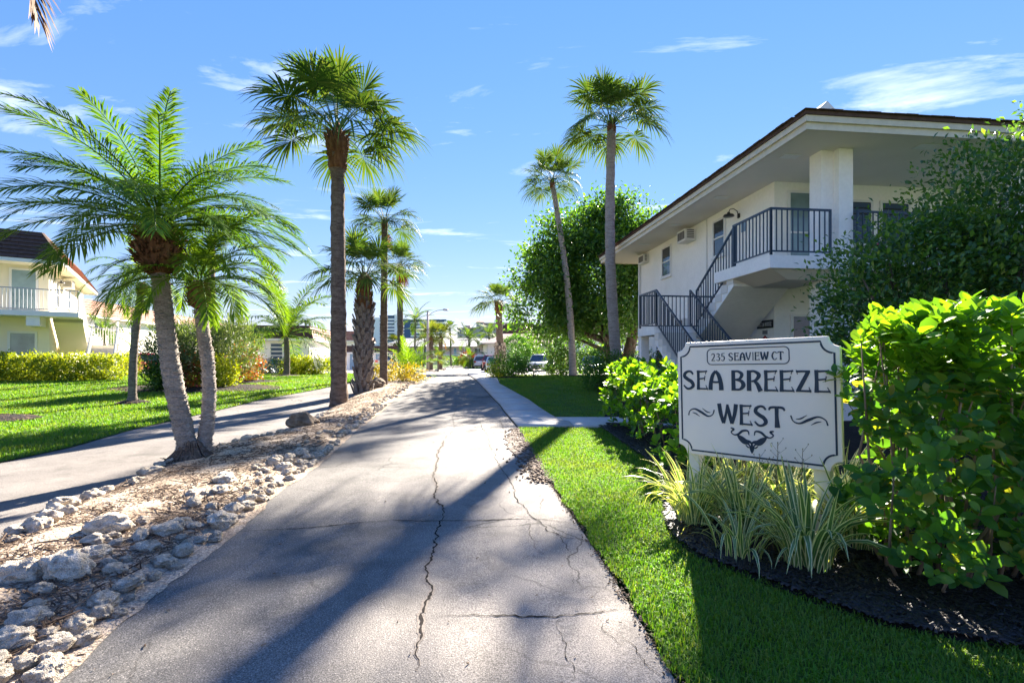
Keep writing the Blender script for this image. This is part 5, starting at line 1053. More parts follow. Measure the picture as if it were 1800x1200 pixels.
# ---- striped strap-leaf plants round the sign
def bladevar(L, w, bend, fold, twist, seed):
    r = random.Random(seed); V = []; F = []; UV = []; n = 7
    for i in range(n + 1):
        t = i / n; a = 1.45 - bend * t ** 1.6
        if i == 0: p = np.zeros(3)
        else: p = p + np.array([math.cos(1.5 - bend * (t - .5/n) ** 1.3), 0, math.sin(1.5 - bend * (t - .5/n) ** 1.3)]) * L / n
        ww = w / 2 * (min(1, .45 + t * 2.2)) * (1 - t ** 3.0) + .0008; tw_ = twist * t; sy, sx = math.cos(tw_), math.sin(tw_)
        up = np.array([-math.sin(a), 0, math.cos(a)]); sd = np.array([0, 1., 0]) * sy + up * sx
        V += [p - sd * ww + up * fold * ww, p, p + sd * ww + up * fold * ww]; UV += [(0, t), (.5, t), (1, t)]
    for i in range(n): a = i * 3; F += [(a, a+1, a+4, a+3), (a+1, a+2, a+5, a+4)]
    return npmesh('blade', np.array(V), np.array(F), M['flax'], np.array(UV), True)
FB = [bladevar(.62, .030, b_, .35, t, i) for i, (b_, t) in enumerate(((.5, .3), (.9, -.5), (1.3, .4), (1.8, .7), (2.3, -.4), (2.8, .6), (1.1, -.9), (1.6, .1)))]
def flax(x, y, n, sc, label, seed, spread=.15):
    r = random.Random(seed); root = thing('strap_leaf_plant', label, 'plant', (x, y, tz(y) + .03), 0, 'striped strap leaf plants round the sign')
    for i in range(int(n * 1.5)):
        o = link('blade', r.choice(FB[:3] if i < n * .22 else FB), root); a = r.uniform(0, 6.283); q = spread * math.sqrt(r.random()); o.location = (q * math.cos(a), q * math.sin(a), 0); k = sc * .98 * r.uniform(.6, 1.2); o.scale = (k, k * r.uniform(.8, 1.3), k); o.rotation_euler = (r.uniform(-.15, .15), r.uniform(-.1, .25), a + r.uniform(-.5, .5))
for (u, v), n, sc, lb in (((1222,925), 70, .92, 'striped strap leaf plant at the left post of the sign, yellowish and upright'), ((1312,945), 64, 1.0, 'striped strap leaf plant in the middle of the row before the sign'), ((1300,985), 26, .72, 'low striped plant in front, flopping onto the mulch'), ((1418,1003), 76, 1.0, 'nearest striped strap leaf plant below the right half of the sign'),
        ((1385,925), 56, .98, 'striped strap leaf plant directly under the middle of the sign'), ((1500,968), 60, 1.0, 'striped strap leaf plant at the foot of the leafy hedge'), ((1300,872), 50, .95, 'sunlit striped plant behind the sign, under its left half'), ((1400,880), 50, .95, 'sunlit striped plant behind the sign, under its right half'), ((1475,890), 50, 1.0, 'sunlit striped plant behind the right post of the sign'), ((1265,890), 40, .8, 'striped plant just behind the left post of the sign')):
    x, y = G(u, v); flax(x, y, n, sc, lb, u)
for k, (u, v, h_) in enumerate(((1330,955,.62), (1362,950,.70), (1405,985,.72), (1345,948,.55))):   # dry flower stalks
    x, y = G(u, v); root = thing('flower_stalk', ['thin dry flower stalk before the sign emblem, leftmost', 'thin dry flower stalk rising under the emblem of the sign', 'tallest dry flower stalk before the lower right of the sign', 'short dry flower stalk leaning before the sign'][k], 'flower stalk', (x, y, .03)); m = MB(); m.tube([(0,0,0), (.01,0,h_*.6), (.03,.01,h_)], [.003,.0025,.0015], 5)
    for j in range(9):
        a = j * 2.4; z0 = h_ * (.72 + .03*j); e = Vector((.02 + .055*math.cos(a), .055*math.sin(a), z0 + .05)); m.tube([(.02,0,z0), e], [.0015,.001], 4); m.tube([e, e + Vector((0,0,.008))], [.004,.003], 5)
    m.build('stalk', M['dry_stem'], root)

# ---- woody shrubs and trees
def limbs(root, base, tips, r0, mat='bark', seed=0):
    r = random.Random(seed)
    for tp in tips:
        b_ = Vector(base); t = Vector(tp); mid = b_.lerp(t, .5) + Vector((r.uniform(-.1, .1), r.uniform(-.1, .1), r.uniform(-.05, .2))) * (t - b_).length * .5; pts = []
        for k in range(9): s = k / 8; pts.append(b_.lerp(mid, s).lerp(mid.lerp(t, s), s))
        MB().tube(pts, [r0 * (1 - .8 * k / 8) for k in range(9)], 8).build('limb', M[mat], root, True)
# big flowering bush over the hedge
x, y = 5.95, 6.3; BT = thing('flowering_bush', 'huge dark green flowering bush hiding the right part of the white house', 'bush', (x, y, 0))
ell = [(0, .3, 2.0, 1.6, 1.3, 1.4), (.9, .2, 3.3, 1.5, 1.2, 1.2), (-.9, .1, 2.2, 1.0, .9, .9), (-1.15, .2, 1.6, .75, .8, .8), (1.9, .3, 2.4, 1.6, 1.3, 1.9), (1.75, .2, 4.25, .95, .8, .75), (.1, .1, 2.95, 1.0, .9, .7), (-.6, .2, 2.75, .8, .7, .45)]
shrub('', '', '', (x, y), ell, 46000, .080, 'dark_leaf', T_SMALL, 1100, .14, 26, None, ('flower', 9, .05), 3, 0, (.55, 1.06), .4, 0, BT, .035)
# spreading ficus behind the house
x, y = 5.6, 29.5; FT = thing('spreading_tree', 'big spreading green tree behind the two fan palms', 'tree', (x, y, tz(y)))
ell = [(-.2, 0, 6.0, 4.6, 3.4, 3.9), (-.2, 0, 6.0, 4.6, 3.4, 3.9), (2.6, .5, 7.2, 3.0, 2.6, 2.7), (-3.5, -.4, 4.6, 2.3, 2.2, 2.0), (4.7, .5, 6.2, 2.0, 2.2, 1.9), (.8, -.4, 8.5, 2.4, 2.2, 1.6), (-2.9, -.8, 3.2, 1.9, 1.5, 1.1), (-.4, .8, 3.8, 3.2, 2.0, 1.3), (-2.9, -.5, 7.0, 1.9, 1.7, 1.5), (-1.2, 0, 8.6, 1.7, 1.6, 1.2)]
r = np.random.default_rng(51); p, out = cloud(r, 66000, ell, 420, .42, (.45, 1.08)); m_ = len(p); put_leaves(FT, T_CARD, out * .5 + unit(r, m_) * .8 + [0, 0, -.1], unit(r, m_) * .7 + out * .4 + [0, 0, .6], .24 * r.uniform(.6, 1.25, m_), p, M['ficus_leaf'], 0, name='crown')
MB().tube([(.6,0,-.1), (.45,0,.8), (.2,0,2.0), (-.1,0,3.4)], [.75,.5,.42,.34], 12).build('trunk', M['bark'], FT, True); MB().tube([(1.1,.3,-.1), (1.3,.2,1.2), (1.7,.3,2.8), (2.3,.4,4.6)], [.5,.36,.3,.2], 10).build('trunk', M['bark'], FT, True)
limbs(FT, (.2, 0, 1.9), [(-3.4,-.5,3.2), (-2.2,-.3,5.4), (-.4,0,7.4), (1.2,.3,7.6)], .24, seed=2); limbs(FT, (2.0,.35,3.6), [(4.4,.4,6.4), (2.6,.6,8.4), (.5,.3,7.2), (3.4,-.8,5.4)], .17, seed=3); limbs(FT, (.4,-.1,1.2), [(-2.6,-.6,2.4), (-1.4,-.6,4.2)], .16, seed=4)
# lawn bushes, right side
def rnd(w, d, h, k=1): return [(0, 0, h * .52, w / 2, d / 2, h * .5)]
def dome(w, d, h): return [(0, 0, h * .45, w / 2, d / 2, h * .55), (-w * .2, 0, h * .4, w * .3, d * .45, h * .42), (w * .2, 0, h * .42, w * .3, d * .45, h * .45)]
xy = P(893, 25.0); shrub('round_bush', 'rounded green bush at the corner of the middle lawn by the parking lot', 'bush', xy, dome(1.9, 1.5, 1.25), 4200, .10, 'topiary_leaf', T_SMALL, 150, .12, 8, seed=5)
xy = P(934, 24.6); shrub('loose_bush', 'small loose leafy bush right of the rounded one', 'bush', xy, dome(.9, .7, .75), 500, .10, 'ficus_leaf', T_SMALL, 60, .10, 7, seed=6)
xy = P(872, 24.6); shrub('yellow_bush', 'small yellow green bush at the sidewalk corner', 'bush', xy, dome(.7, .6, .7), 700, .09, 'yellow_leaf', T_SMALL, 40, .1, 5, seed=7)
xy = P(985, 28.2); shrub('green_bush', 'green bush just left of the leaning palm', 'bush', xy, dome(1.7, 1.2, 1.6), 3600, .12, 'dark_leaf', T_SMALL, 160, .14, 8, seed=8)
xy = P(1030, 28.4); shrub('flowering_shrub', 'low flowering bush right of the leaning palm', 'bush', xy, dome(1.7, 1.2, 1.2), 900, .12, 'ficus_leaf', T_SMALL, 100, .13, 7, seed=9)
xy = P(1062, 17.4); shrub('green_shrub', 'leafy green shrub at the foot of the tall grey palm', 'bush', xy, dome(1.5, 1.3, 1.55), 4600, .085, 'topiary_leaf', T_SMALL, 140, .11, 8, seed=10)
xy = P(1140, 15.0); shrub('red_flower_bush', 'dark green bush with small red flowers below the stairs', 'bush', xy, [(0,0,.75,.85,.6,.72), (.5,.1,.7,.6,.55,.66), (-.4,.1,.75,.6,.5,.66)], 7000, .065, 'dark_leaf', T_SMALL, 220, .09, 8, None, ('red_flower', 12, .045), 11)
xy = P(905, 52); shrub('topiary', 'clipped round topiary behind the parking lot, left of the tall cars', 'topiary', xy, [(0,0,1.9,1.6,1.5,1.75)], 9000, .14, 'topiary_leaf', T_CARD, 700, .12, 3, 'clipped topiary bushes', seed=12, stemr=.1, shell=(.9, 1.0))
xy = P(1010, 48); shrub('topiary', 'clipped round topiary in front of the white house behind the leaning palm', 'topiary', xy, [(0,0,1.9,2.0,1.7,1.9)], 8000, .14, 'topiary_leaf', T_CARD, 600, .12, 3, 'clipped topiary bushes', seed=13, stemr=.1, shell=(.9, 1.0))
xy = P(942, 60); shrub('leafy_tree', 'dark small tree between the two clipped topiaries', 'tree', xy, [(0,0,2.9,2.2,1.8,1.9), (-1.3,0,2.3,1.4,1.3,1.6)], 3600, .26, 'dark_leaf', T_CARD, 160, .26, 4, seed=14, stemr=.1)
xy = P(1075, 45); shrub('backing_hedge', 'dense hedge behind the big tree, left of the white house', 'hedge', xy, [(0,0,1.4,2.4,1.2,1.4), (-2,0,1.1,1.4,1,1.1)], 3600, .2, 'dark_leaf', T_CARD, 160, .2, 3, seed=15, stemr=.06)
# far hedges at the end of the road
for u, d, w, h_, mt, lb, nm in ((811, 96, 2.6, 2.0, 'topiary_leaf', 'bright green clipped shrub at the end of the road', 'clipped_shrub'), (823, 90, 3.0, 2.6, 'red_leaf', 'rust red shrub at the far end of the parking row', 'red_shrub'), (821, 84, 2.4, 1.5, 'yellow_leaf', 'yellow clipped box hedge at the far end of the parking row', 'clipped_hedge'), (788, 100, 5, 1.9, 'dark_leaf', 'dark green hedge in front of the pink house', 'clipped_hedge'), (733, 92, 4, 1.8, 'topiary_leaf', 'green shrub left of the lamp post before the pink house', 'shrub')):
    xy = P(u, d); shrub(nm, lb, 'shrub', xy, [(0,0,h_*.5,w/2,w*.4,h_*.5)], 1500, .24, mt, T_CARD, 120, .18, 3, 'far shrubs', seed=u)
# left side planting
xy = P(40, 21.6); shrub('clipped_hedge', 'long clipped yellow green hedge in front of the cream house', 'hedge', xy, [(q, .25 * q * .6, .55, .55, .5, .58) for q in np.arange(-3.6, 3.7, .42)], 24000, .11, 'yellow_leaf', T_CARD, 1100, .08, 12, seed=20, shell=(.8, 1.02))
xy = P(222, 28); shrub('yellow_shrub', 'yellow green shrub right of the white stair', 'shrub', xy, dome(1.5, 1.2, 1.35), 2400, .10, 'yellow_leaf', T_CARD, 110, .13, 4, seed=21)
for k, (u, d, w, h_, lb) in enumerate(((300, 17.6, 1.5, 2.5, 'grey green oleander bush left of the twin palm trunks'), (346, 18.6, 1.7, 2.7, 'grey green oleander bush seen between the twin palm trunks'), (402, 19.2, 1.9, 2.75, 'largest oleander bush right of the twin palm trunks'))):
    xy = P(u, d); shrub('oleander', lb, 'bush', xy, [(0,0,h_*.62,w*.5,w*.45,h_*.36), (-.3,0,h_*.5,w*.4,w*.4,h_*.34), (.3,0,h_*.55,w*.4,w*.4,h_*.36)], 5200, .17, 'oleander_leaf', T_LANCE, 200, .16, 14, 'oleander bushes', ('flower', 4, .06), 22 + k, stemr=.018, up=1.0)
for k, (u, d, w, h_, mt, lb) in enumerate(((425, 21.0, 1.5, 1.55, 'croton_leaf', 'bushy croton with red and yellow leaves right of the oleanders'), (326, 18.0, 1.1, 1.5, 'croton_leaf', 'red tinged croton behind the twin palm trunks'), (385, 18.4, 1.2, 1.2, 'yellow_leaf', 'lime green shrub at the foot of the oleanders'), (283, 17.4, .9, 1.1, 'ficus_leaf', 'low green shrub left of the oleanders'))):
    xy = P(u, d); shrub('croton', lb, 'bush', xy, dome(w, w * .8, h_), 2600, .11, mt, T_SMALL, 120, .13, 7, 'shrubs below the oleanders', seed=30 + k)
xy = P(539, 29.6); shrub('clipped_hedge', 'short yellow green hedge right of the coconut palm', 'hedge', xy, [(q, 0, .5, .5, .5, .5) for q in (-1, -.6, -.2, .2, .6, 1)], 5200, .12, 'yellow_leaf', T_CARD, 260, .10, 5, seed=40, shell=(.8, 1.02))
xy = P(487, 31.5); shrub('clipped_hedge', 'dark green hedge under the louvred window', 'hedge', xy, [(q, 0, .45, .5, .45, .5) for q in np.arange(-2, 2.1, .5)], 4500, .09, 'dark_leaf', T_CARD, 240, .10, 5, seed=41, shell=(.8, 1.02))
xy = P(698, 20.4); shrub('golden_bush', 'golden yellow low bush around the slim palm in the median', 'bush', xy, [(0,0,.35,.75,.6,.42), (-.7,.2,.3,.5,.5,.34), (.6,.3,.35,.45,.5,.4)], 3600, .075, 'gold_leaf', T_SMALL, 150, .09, 8, None, ('flower', 5, .05), 42)
xy = P(655, 21.2); shrub('golden_bush', 'small golden bush between the rough barked palm and the slim palm', 'bush', xy, [(0,0,.3,.45,.4,.34)], 900, .075, 'gold_leaf', T_SMALL, 60, .08, 4, None, None, 43)
xy = P(698, 25.6); shrub('orange_shrub', 'little orange flowering shrub behind the golden bush', 'shrub', xy, [(0,0,.7,.35,.35,.6)], 500, .10, 'gold_leaf', T_SMALL, 40, .12, 4, None, None, 44)
# mulch rings
def ring(u, v, rx, ry, lb, seed, mat='brown_chip', d=None):
    x, y = G(u, v) if d is None else P(u, d)
    m = MB(); n = 28; vs = [(0, 0, .07)] + [(rx * .6 * math.cos(a) * random.uniform(.95, 1.05), ry * .6 * math.sin(a), .055) for a in np.linspace(0, 6.283, n, False)] + [(rx * math.cos(a) * random.uniform(.93, 1.07), ry * math.sin(a) * random.uniform(.93, 1.07), .0) for a in np.linspace(0, 6.283, n, False)]
    fs = [(0, 1 + k, 1 + (k+1) % n) for k in range(n)] + [(1 + k, 1 + n + k, 1 + n + (k+1) % n, 1 + (k+1) % n) for k in range(n)]; m.add(vs, fs)
    vs2 = []
    for q in m.v:
        vs2.append((q[0], q[1], q[2] + tz(y + q[1]) - tz(y)))
    m.v = vs2
    o = m.build('mulch_ring', M['mulch_soil'], None, True, (x, y, tz(y) + .03)); tag(o, lb, 'mulch', 'mulch beds in the left lawn')
    r = np.random.default_rng(seed); n2 = int(900 * rx * ry) + 200; a = r.uniform(0, 6.283, n2); q = np.sqrt(r.uniform(0, 1, n2)); pp = np.stack([rx*q*np.cos(a), ry*q*np.sin(a), .07*(1-q*q) + terr(y + ry*q*np.sin(a)) - tz(y)], 1)
    d_ = unit(r, n2) * [1, 1, .25]; tv = np.array([(-.5,-.1,0), (.5,-.08,0), (.5,.08,0), (-.5,.1,0), (0,0,.09)]); V, F = inst(tv, [np.array([(0,1,4), (1,2,4), (2,3,4), (3,0,4)])], basis(d_, unit(r, n2) * .3 + [0,0,1], r.uniform(.04, .1, n2)), pp); c = link('chips', npmesh('chips', V, F, M[mat]), o); c['kind'] = 'stuff'
ring(345, 684, 3.1, 1.5, 'dark mulch bed under the oleander bushes', 1, d=18.3); ring(233, 709, .42, .36, 'small mulch ring round the slender date palm', 2); ring(503, 665, .9, .8, 'mulch ring round the young coconut palm', 3, d=27); ring(-40, 738, 1.25, .8, 'mulch mound at the left edge of the lawn', 4)
ring(893, 25, 1.35, .9, 'dark mulch bed under the rounded bush by the sidewalk', 5, d=25); ring(1007, 27, .7, .6, 'mulch ring round the leaning palm', 6, d=27); ring(425, 21, 1.6, .8, 'mulch under the red and yellow croton', 7, d=21)
# ================================================================== the sign
SW, SH = 1.245, .96
SG = thing('street_sign', 'cream carved entrance sign with navy lettering on two white posts', 'sign', (1.48, 4.4, 0)); SG.rotation_euler = (0, math.radians(-1.25), math.atan2(-.924, .835))
Z0 = .525
def outline(ins, notch, n=9):
    x0, x1, y0, y1 = ins, SW - ins, ins, SH - ins; P_ = []
    for cx, cy, a0 in ((x0, y0, 90), (x1, y0, 180), (x1, y1, 270), (x0, y1, 0)):
        for k in range(n): a = math.radians(a0 - 90 * k / (n - 1)); P_.append((cx + notch * math.cos(a), cy + notch * math.sin(a)))
    return P_
def sfn(a, b, t): return (a, -t, Z0 + b)
ol = outline(0, .075)
# soften the convex tips next to each scoop
brd = MB().prism(ol, -.045, 0, sfn).build('board', M['sign_board'], SG); bv = brd.modifiers.new('b', 'BEVEL'); bv.width = .008; bv.segments = 3; bv.limit_method = 'ANGLE'; bv.angle_limit = math.radians(30)
def loop_line(name, pts, w, parent, t1=.003):
    n = len(pts); m = MB(); L = []; Rr = []
    for i in range(n):
        p, q = pts[i-1], pts[(i+1) % n]; dx, dy = q[0]-p[0], q[1]-p[1]; l = math.hypot(dx, dy) or 1; L.append((pts[i][0]-dy/l*w/2, pts[i][1]+dx/l*w/2)); Rr.append((pts[i][0]+dy/l*w/2, pts[i][1]-dx/l*w/2))
    m.add([sfn(a, b, t1) for a, b in L] + [sfn(a, b, t1) for a, b in Rr] + [sfn(a, b, .0005) for a, b in L] + [sfn(a, b, .0005) for a, b in Rr], [f for i in range(n) for j in ((i+1) % n,) for f in ((i, n+i, n+j, j), (2*n+i, i, j, 2*n+j), (n+i, 3*n+i, 3*n+j, n+j))])
    return m.build(name, M['sign_navy'], parent)
loop_line('border_line', outline(.036, .085), .013, SG)
def rrect(x0, x1, y0, y1, r, n=7):
    P_ = []
    for cx, cy, a0 in ((x1-r, y0+r, -90), (x1-r, y1-r, 0), (x0+r, y1-r, 90), (x0+r, y0+r, 180)):
        for k in range(n): a = math.radians(a0 + 90*k/(n-1)); P_.append((cx + r*math.cos(a), cy + r*math.sin(a)))
    return P_
loop_line('name_frame', rrect(.222*SW, .734*SW, (1-.2)*SH, (1-.066)*SH, .035), .007, SG)
def su(zx):                              # where a column of the photographed sign falls along the board
    r = ((1180 + zx * .21665) - 900) / FPX; return (4.4 * r - 1.48) / (.835 + .924 * r) * SW
def word(spec, v0, v1, bold=1.0):
    for ch, a, b_ in spec: letter(ch, sfn, su(a), su(b_), (1 - v1) * SH, (1 - v0) * SH, SG, M['sign_navy'], .004, bold)
word([('S',118,215), ('E',232,320), ('A',330,443), ('B',515,625), ('R',642,765), ('E',782,895), ('E',910,1028), ('Z',1040,1167), ('E',1195,1325)], .25, .421, .98)
word([('W',400,555), ('E',576,678), ('S',690,806), ('T',815,945)], .535, .706, .98)
word([('2',353,385), ('3',394,426), ('5',434,465), ('S',494,532), ('E',542,580), ('A',586,632), ('V',636,678), ('I',684,706), ('E',710,750), ('W',757,822), ('C',848,893), ('T',898,946)], .102, .170, .95)
def strokes(name, sts, x0, y0, sx, sy):
    m = MB()
    for i, st in enumerate(sts): ribbon(m, [(x0 + a*sx, y0 + b_*sy, w) for a, b_, w in smoothed(st, 8)], sfn, .0005, .003 + .0003*i)
    return m.build(name, M['sign_navy'], SG)
swl = [[(0,.15,.010), (.06,.62,.008), (.25,.85,.012), (.5,.55,.020), (.75,.18,.013), (.93,.35,.008), (1,.85,.010)], [(.17,.45,.004), (.3,.35,.010), (.44,.10,.003)], [(.55,.95,.003), (.72,.62,.010), (.85,.55,.004)]]
strokes('left_flourish', swl, .078*SW, (1-.665)*SH, .185*SW, .085*SH)
swr = [[(1-a, b_, w) for a, b_, w in st] for st in swl]; strokes('right_flourish', [[(a, 1 - (1-b_), w) for a, b_, w in st] for st in swr], .735*SW, (1-.675)*SH, .195*SW, .085*SH)
half = [[(.02,.97,.010), (.09,.92,.016), (.03,.80,.009), (.10,.70,.010), (.20,.74,.016), (.30,.88,.018), (.42,.90,.012), (.45,.74,.006)], [(.18,.70,.012), (.26,.58,.040), (.36,.46,.044), (.47,.46,.020), (.52,.34,.010), (.50,.16,.010)], [(.37,.40,.014), (.44,.36,.010), (.49,.22,.010)], [(.37,.33,.006), (.42,.25,.010), (.47,.24,.006)]]
half = [[(a*.98, b_, w) for a, b_, w in st] for st in half]; ex0, ew, ey, eh = .366*SW, .276*SW, (1-.935)*SH, .205*SH
strokes('emblem_side', half, ex0, ey, ew, eh); strokes('emblem_side', [[(1-a, b_, w*1.0) for a, b_, w in st] for st in half], ex0, ey, ew, eh)
strokes('emblem_tip', [[(.5,.36,.006), (.5,.24,.034), (.5,.12,.026), (.5,.0,.002)]], ex0, ey, ew, eh)
for a in (.055, SW - .20): MB().box(a, a + .10, .05, .15, -.1, Z0 + SH * .55).build('post', M['sign_post'], SG)

# ================================================================== street lamp
x, y = P(752, 55); LP = thing('street_lamp', 'tall concrete street lamp with one curved arm at the far island', 'street lamp', (x, y, tz(y)))
MB().tube([(0,0,0), (0,0,6.4)], [.17, .12], 10).build('pole', M['pole'], LP, True); MB().tube([(0,0,6.0), (.5,0,6.35), (1.1,0,6.6), (1.75,0,6.66)], .035, 6).build('arm', M['grey_metal'], LP, True); MB().tube([(0,0,6.3), (0,0,6.55)], [.10,.10], 8).build('cap', M['grey_metal'], LP)
MB().tube([(1.65,0,6.66), (1.75,0,6.68), (2.15,0,6.64), (2.3,0,6.62)], [.05,.12,.10,.03], 8).build('lamp_head', M['grey_metal'], LP, True)

# ================================================================== vehicles
PAINT = {}
def paint(c):
    if c not in PAINT:
        m, nt = newmat('car_paint'); b = N(nt, 'ShaderNodeBsdfPrincipled', Roughness=.28); b.inputs['Base Color'].default_value = c + (1,); b.inputs['Coat Weight'].default_value = .6; b.inputs['Metallic'].default_value = .15
        o = N(nt, 'ShaderNodeOutputMaterial'); nt.links.new(b.outputs[0], o.inputs[0]); PAINT[c] = m
    return PAINT[c]
def wheelmesh():
    prof = [(-.1,.16), (-.11,.28), (-.08,.325), (0,.335), (.08,.325), (.11,.28), (.1,.16)]; m = MB(); n = 20; vs = []; fs = []
    for i in range(n):
        a = 6.2832*i/n
        for x, r in prof: vs.append((x, r*math.cos(a), r*math.sin(a)))
    k = len(prof)
    for i in range(n):
        for j in range(k-1): fs.append((i*k+j, i*k+j+1, ((i+1) % n)*k+j+1, ((i+1) % n)*k+j))
    t = MB().add(vs, fs).mesh('tyre', M['rubber'], True); h = MB(); h.tube([(-.085,0,0), (-.07,0,0), (.07,0,0), (.085,0,0)], [.16,.225,.225,.16], 16)
    for i in range(5): a = 6.2832*i/5; h.bar((.088,.03*math.cos(a),.03*math.sin(a)), (.082,.21*math.cos(a),.21*math.sin(a)), .05, .02); h.bar((-.088,.03*math.cos(a),.03*math.sin(a)), (-.082,.21*math.cos(a),.21*math.sin(a)), .05, .02)
    return t, h.mesh('rim', M['alloy'])
TYRE, RIM = wheelmesh()
KIND = {  # stations along the length from nose: (y, bonnet/boot height), greenhouse: (y, roof height)
 'suv':   dict(L=4.55, W=1.86, deck=[(0,.72), (.12,.86), (.6,.98), (1.25,1.06), (2.3,1.08), (3.6,1.08), (4.4,1.08), (4.55,.95)], house=[(1.15,1.07), (1.85,1.60), (2.6,1.68), (3.6,1.66), (4.15,1.56), (4.48,1.08)]),
 'sedan': dict(L=4.75, W=1.82, deck=[(0,.60), (.12,.72), (.6,.82), (1.45,.93), (2.4,.95), (3.6,.97), (4.5,.98), (4.75,.82)], house=[(1.4,.94), (2.2,1.40), (2.8,1.46), (3.4,1.42), (4.2,.98)]),
 'pickup':dict(L=5.6, W=1.98, deck=[(0,.95), (.15,1.08), (.6,1.14), (1.5,1.20), (2.4,1.22), (3.4,1.22), (5.5,1.22), (5.6,1.1)], house=[(1.45,1.21), (2.05,1.80), (2.7,1.88), (3.6,1.86), (3.78,1.22)])}
def car(kind, xy, rz, col, label, group=None, z=None):
    K = KIND[kind]; W, L = K['W'] / 2, K['L']; x, y = xy; root = thing('parked_car' if kind != 'pickup' else 'pickup_truck', label, 'truck' if kind == 'pickup' else 'car', (x, y, tz(y) if z is None else z), rz, group)
    b_ = MB(); sec = []
    for yy_, h_ in K['deck']:
        e = .86 if yy_ in (0, L) else .96 if yy_ < .2 or yy_ > L - .3 else 1; w = W * e; yb = yy_ - L / 2
        sec.append([(-w*.93,yb,.24), (-w,yb,.36), (-w*1.0,yb,h_*.72), (-w*.95,yb,h_-.04), (-w*.82,yb,h_), (w*.82,yb,h_), (w*.95,yb,h_-.04), (w,yb,h_*.72), (w,yb,.36), (w*.93,yb,.24)])
    n = 10; vs = [p for s in sec for p in s]; fs = [tuple(range(n)), tuple(range((len(sec)-1)*n, len(sec)*n))[::-1]]
    for i in range(len(sec)-1):
        for k in range(n): fs.append((i*n+k, (i+1)*n+k, (i+1)*n+(k+1) % n, i*n+(k+1) % n))
    body = b_.add(vs, fs).build('body', paint(col), root, True)
    try: body.data.set_sharp_from_angle(angle=math.radians(30))
    except Exception: pass
    H_ = K['house']; g = MB(); sec = []
    for i, (yy_, h_) in enumerate(H_):
        t = 0 if i in (0, len(H_)-1) else 1; w = W*.9 if not t else W*.70; sec.append([(-W*.92, yy_-L/2, H_[0][1]-.02), (-w, yy_-L/2, h_), (w, yy_-L/2, h_), (W*.92, yy_-L/2, H_[0][1]-.02)])
    vs = [p for s in sec for p in s]; fs = []
    for i in range(len(sec)-1):
        for k in range(3): fs.append((i*4+k, (i+1)*4+k, (i+1)*4+k+1, i*4+k+1))
    g.add(vs, fs).build('cabin_glass', M['carglass'], root)
    r_ = MB(); top = [(yy_-L/2, h_) for yy_, h_ in H_[1:-1]]
    vs = [(s*W*.71, yy_, h_ + .012) for yy_, h_ in top for s in (-1, -.5, .5, 1)]; vs = [(a, b2, c + (.025 if abs(a) < W*.5 else 0)) for a, b2, c in vs]
    fs = [(i*4+k, (i+1)*4+k, (i+1)*4+k+1, i*4+k+1) for i in range(len(top)-1) for k in range(3)]; rf_ = r_.add(vs, fs).build('roof', paint(col), root, True); sm = rf_.modifiers.new('s', 'SOLIDIFY'); sm.thickness = .035
    pl_ = MB()
    for s in (-1, 1):
        pl_.bar((s*W*.91, H_[0][0]-L/2, H_[0][1]), (s*W*.705, H_[1][0]-L/2, H_[1][1]+.01), .06, .05); pl_.bar((s*W*.91, H_[-1][0]-L/2, H_[-1][1]), (s*W*.705, H_[-2][0]-L/2, H_[-2][1]+.01), .12, .05)
        ym = (H_[1][0]+H_[-2][0])/2; pl_.bar((s*W*.925, ym-L/2, H_[0][1]-.03), (s*W*.71, ym-L/2, H_[2][1]), .07, .04); pl_.bar((s*W*.925, H_[0][0]-L/2, H_[0][1]-.01), (s*W*.925, H_[-1][0]-L/2, H_[0][1]-.01), .03, .03)
    pl_.build('pillars', paint(col), root)
    for s in (-1, 1):
        MB().box(s*W*.55, s*W*.88, -L/2-.012, -L/2+.12, K['deck'][0][1]-.02, K['deck'][0][1]+.10).build('headlight', M['lamp_clear'], root); MB().box(s*W*.60, s*W*.90, L/2-.10, L/2+.012, K['deck'][-1][1]-.16, K['deck'][-1][1]+.06).build('tail_light', M['lamp_red'], root)
        MB().hexa([(s*(W+.02), H_[0][0]-L/2+.30, H_[0][1]), (s*(W+.20), H_[0][0]-L/2+.30, H_[0][1]), (s*(W+.20), H_[0][0]-L/2+.40, H_[0][1]), (s*(W+.02), H_[0][0]-L/2+.40, H_[0][1]), (s*(W+.02), H_[0][0]-L/2+.30, H_[0][1]+.14), (s*(W+.20), H_[0][0]-L/2+.30, H_[0][1]+.14), (s*(W+.20), H_[0][0]-L/2+.40, H_[0][1]+.14), (s*(W+.02), H_[0][0]-L/2+.40, H_[0][1]+.14)]).build('mirror', paint(col), root)
        for yy_ in (.85, L - .95):
            w = link('tyre', TYRE, root, (s*(W-.08), yy_-L/2, .335)); link('rim', RIM, w, (0, 0, 0))
            MB().tube([(s*(W-.22), yy_-L/2, .35), (s*(W+.006), yy_-L/2, .35)], [.39, .39], 18).build('wheel_arch', M['rubber'], root)
            w.location.x = s*(W-.02)
    MB().box(-W*.5, W*.5, -L/2-.014, -L/2+.1, K['deck'][0][1]-.24, K['deck'][0][1]-.06).build('grille', M['black_metal'], root); MB().box(-W*.88, W*.88, -L/2-.03, -L/2+.12, .26, .40).build('front_bumper', M['black_metal'], root); MB().box(-W*.88, W*.88, L/2-.12, L/2+.03, .26, .42).build('rear_bumper', M['black_metal'], root)
    MB().box(-.26, .26, L/2+.0, L/2+.02, K['deck'][-1][1]-.34, K['deck'][-1][1]-.22).build('number_plate', M['frame_white'], root)
    return root
GRP = 'cars parked along the right parking lot'
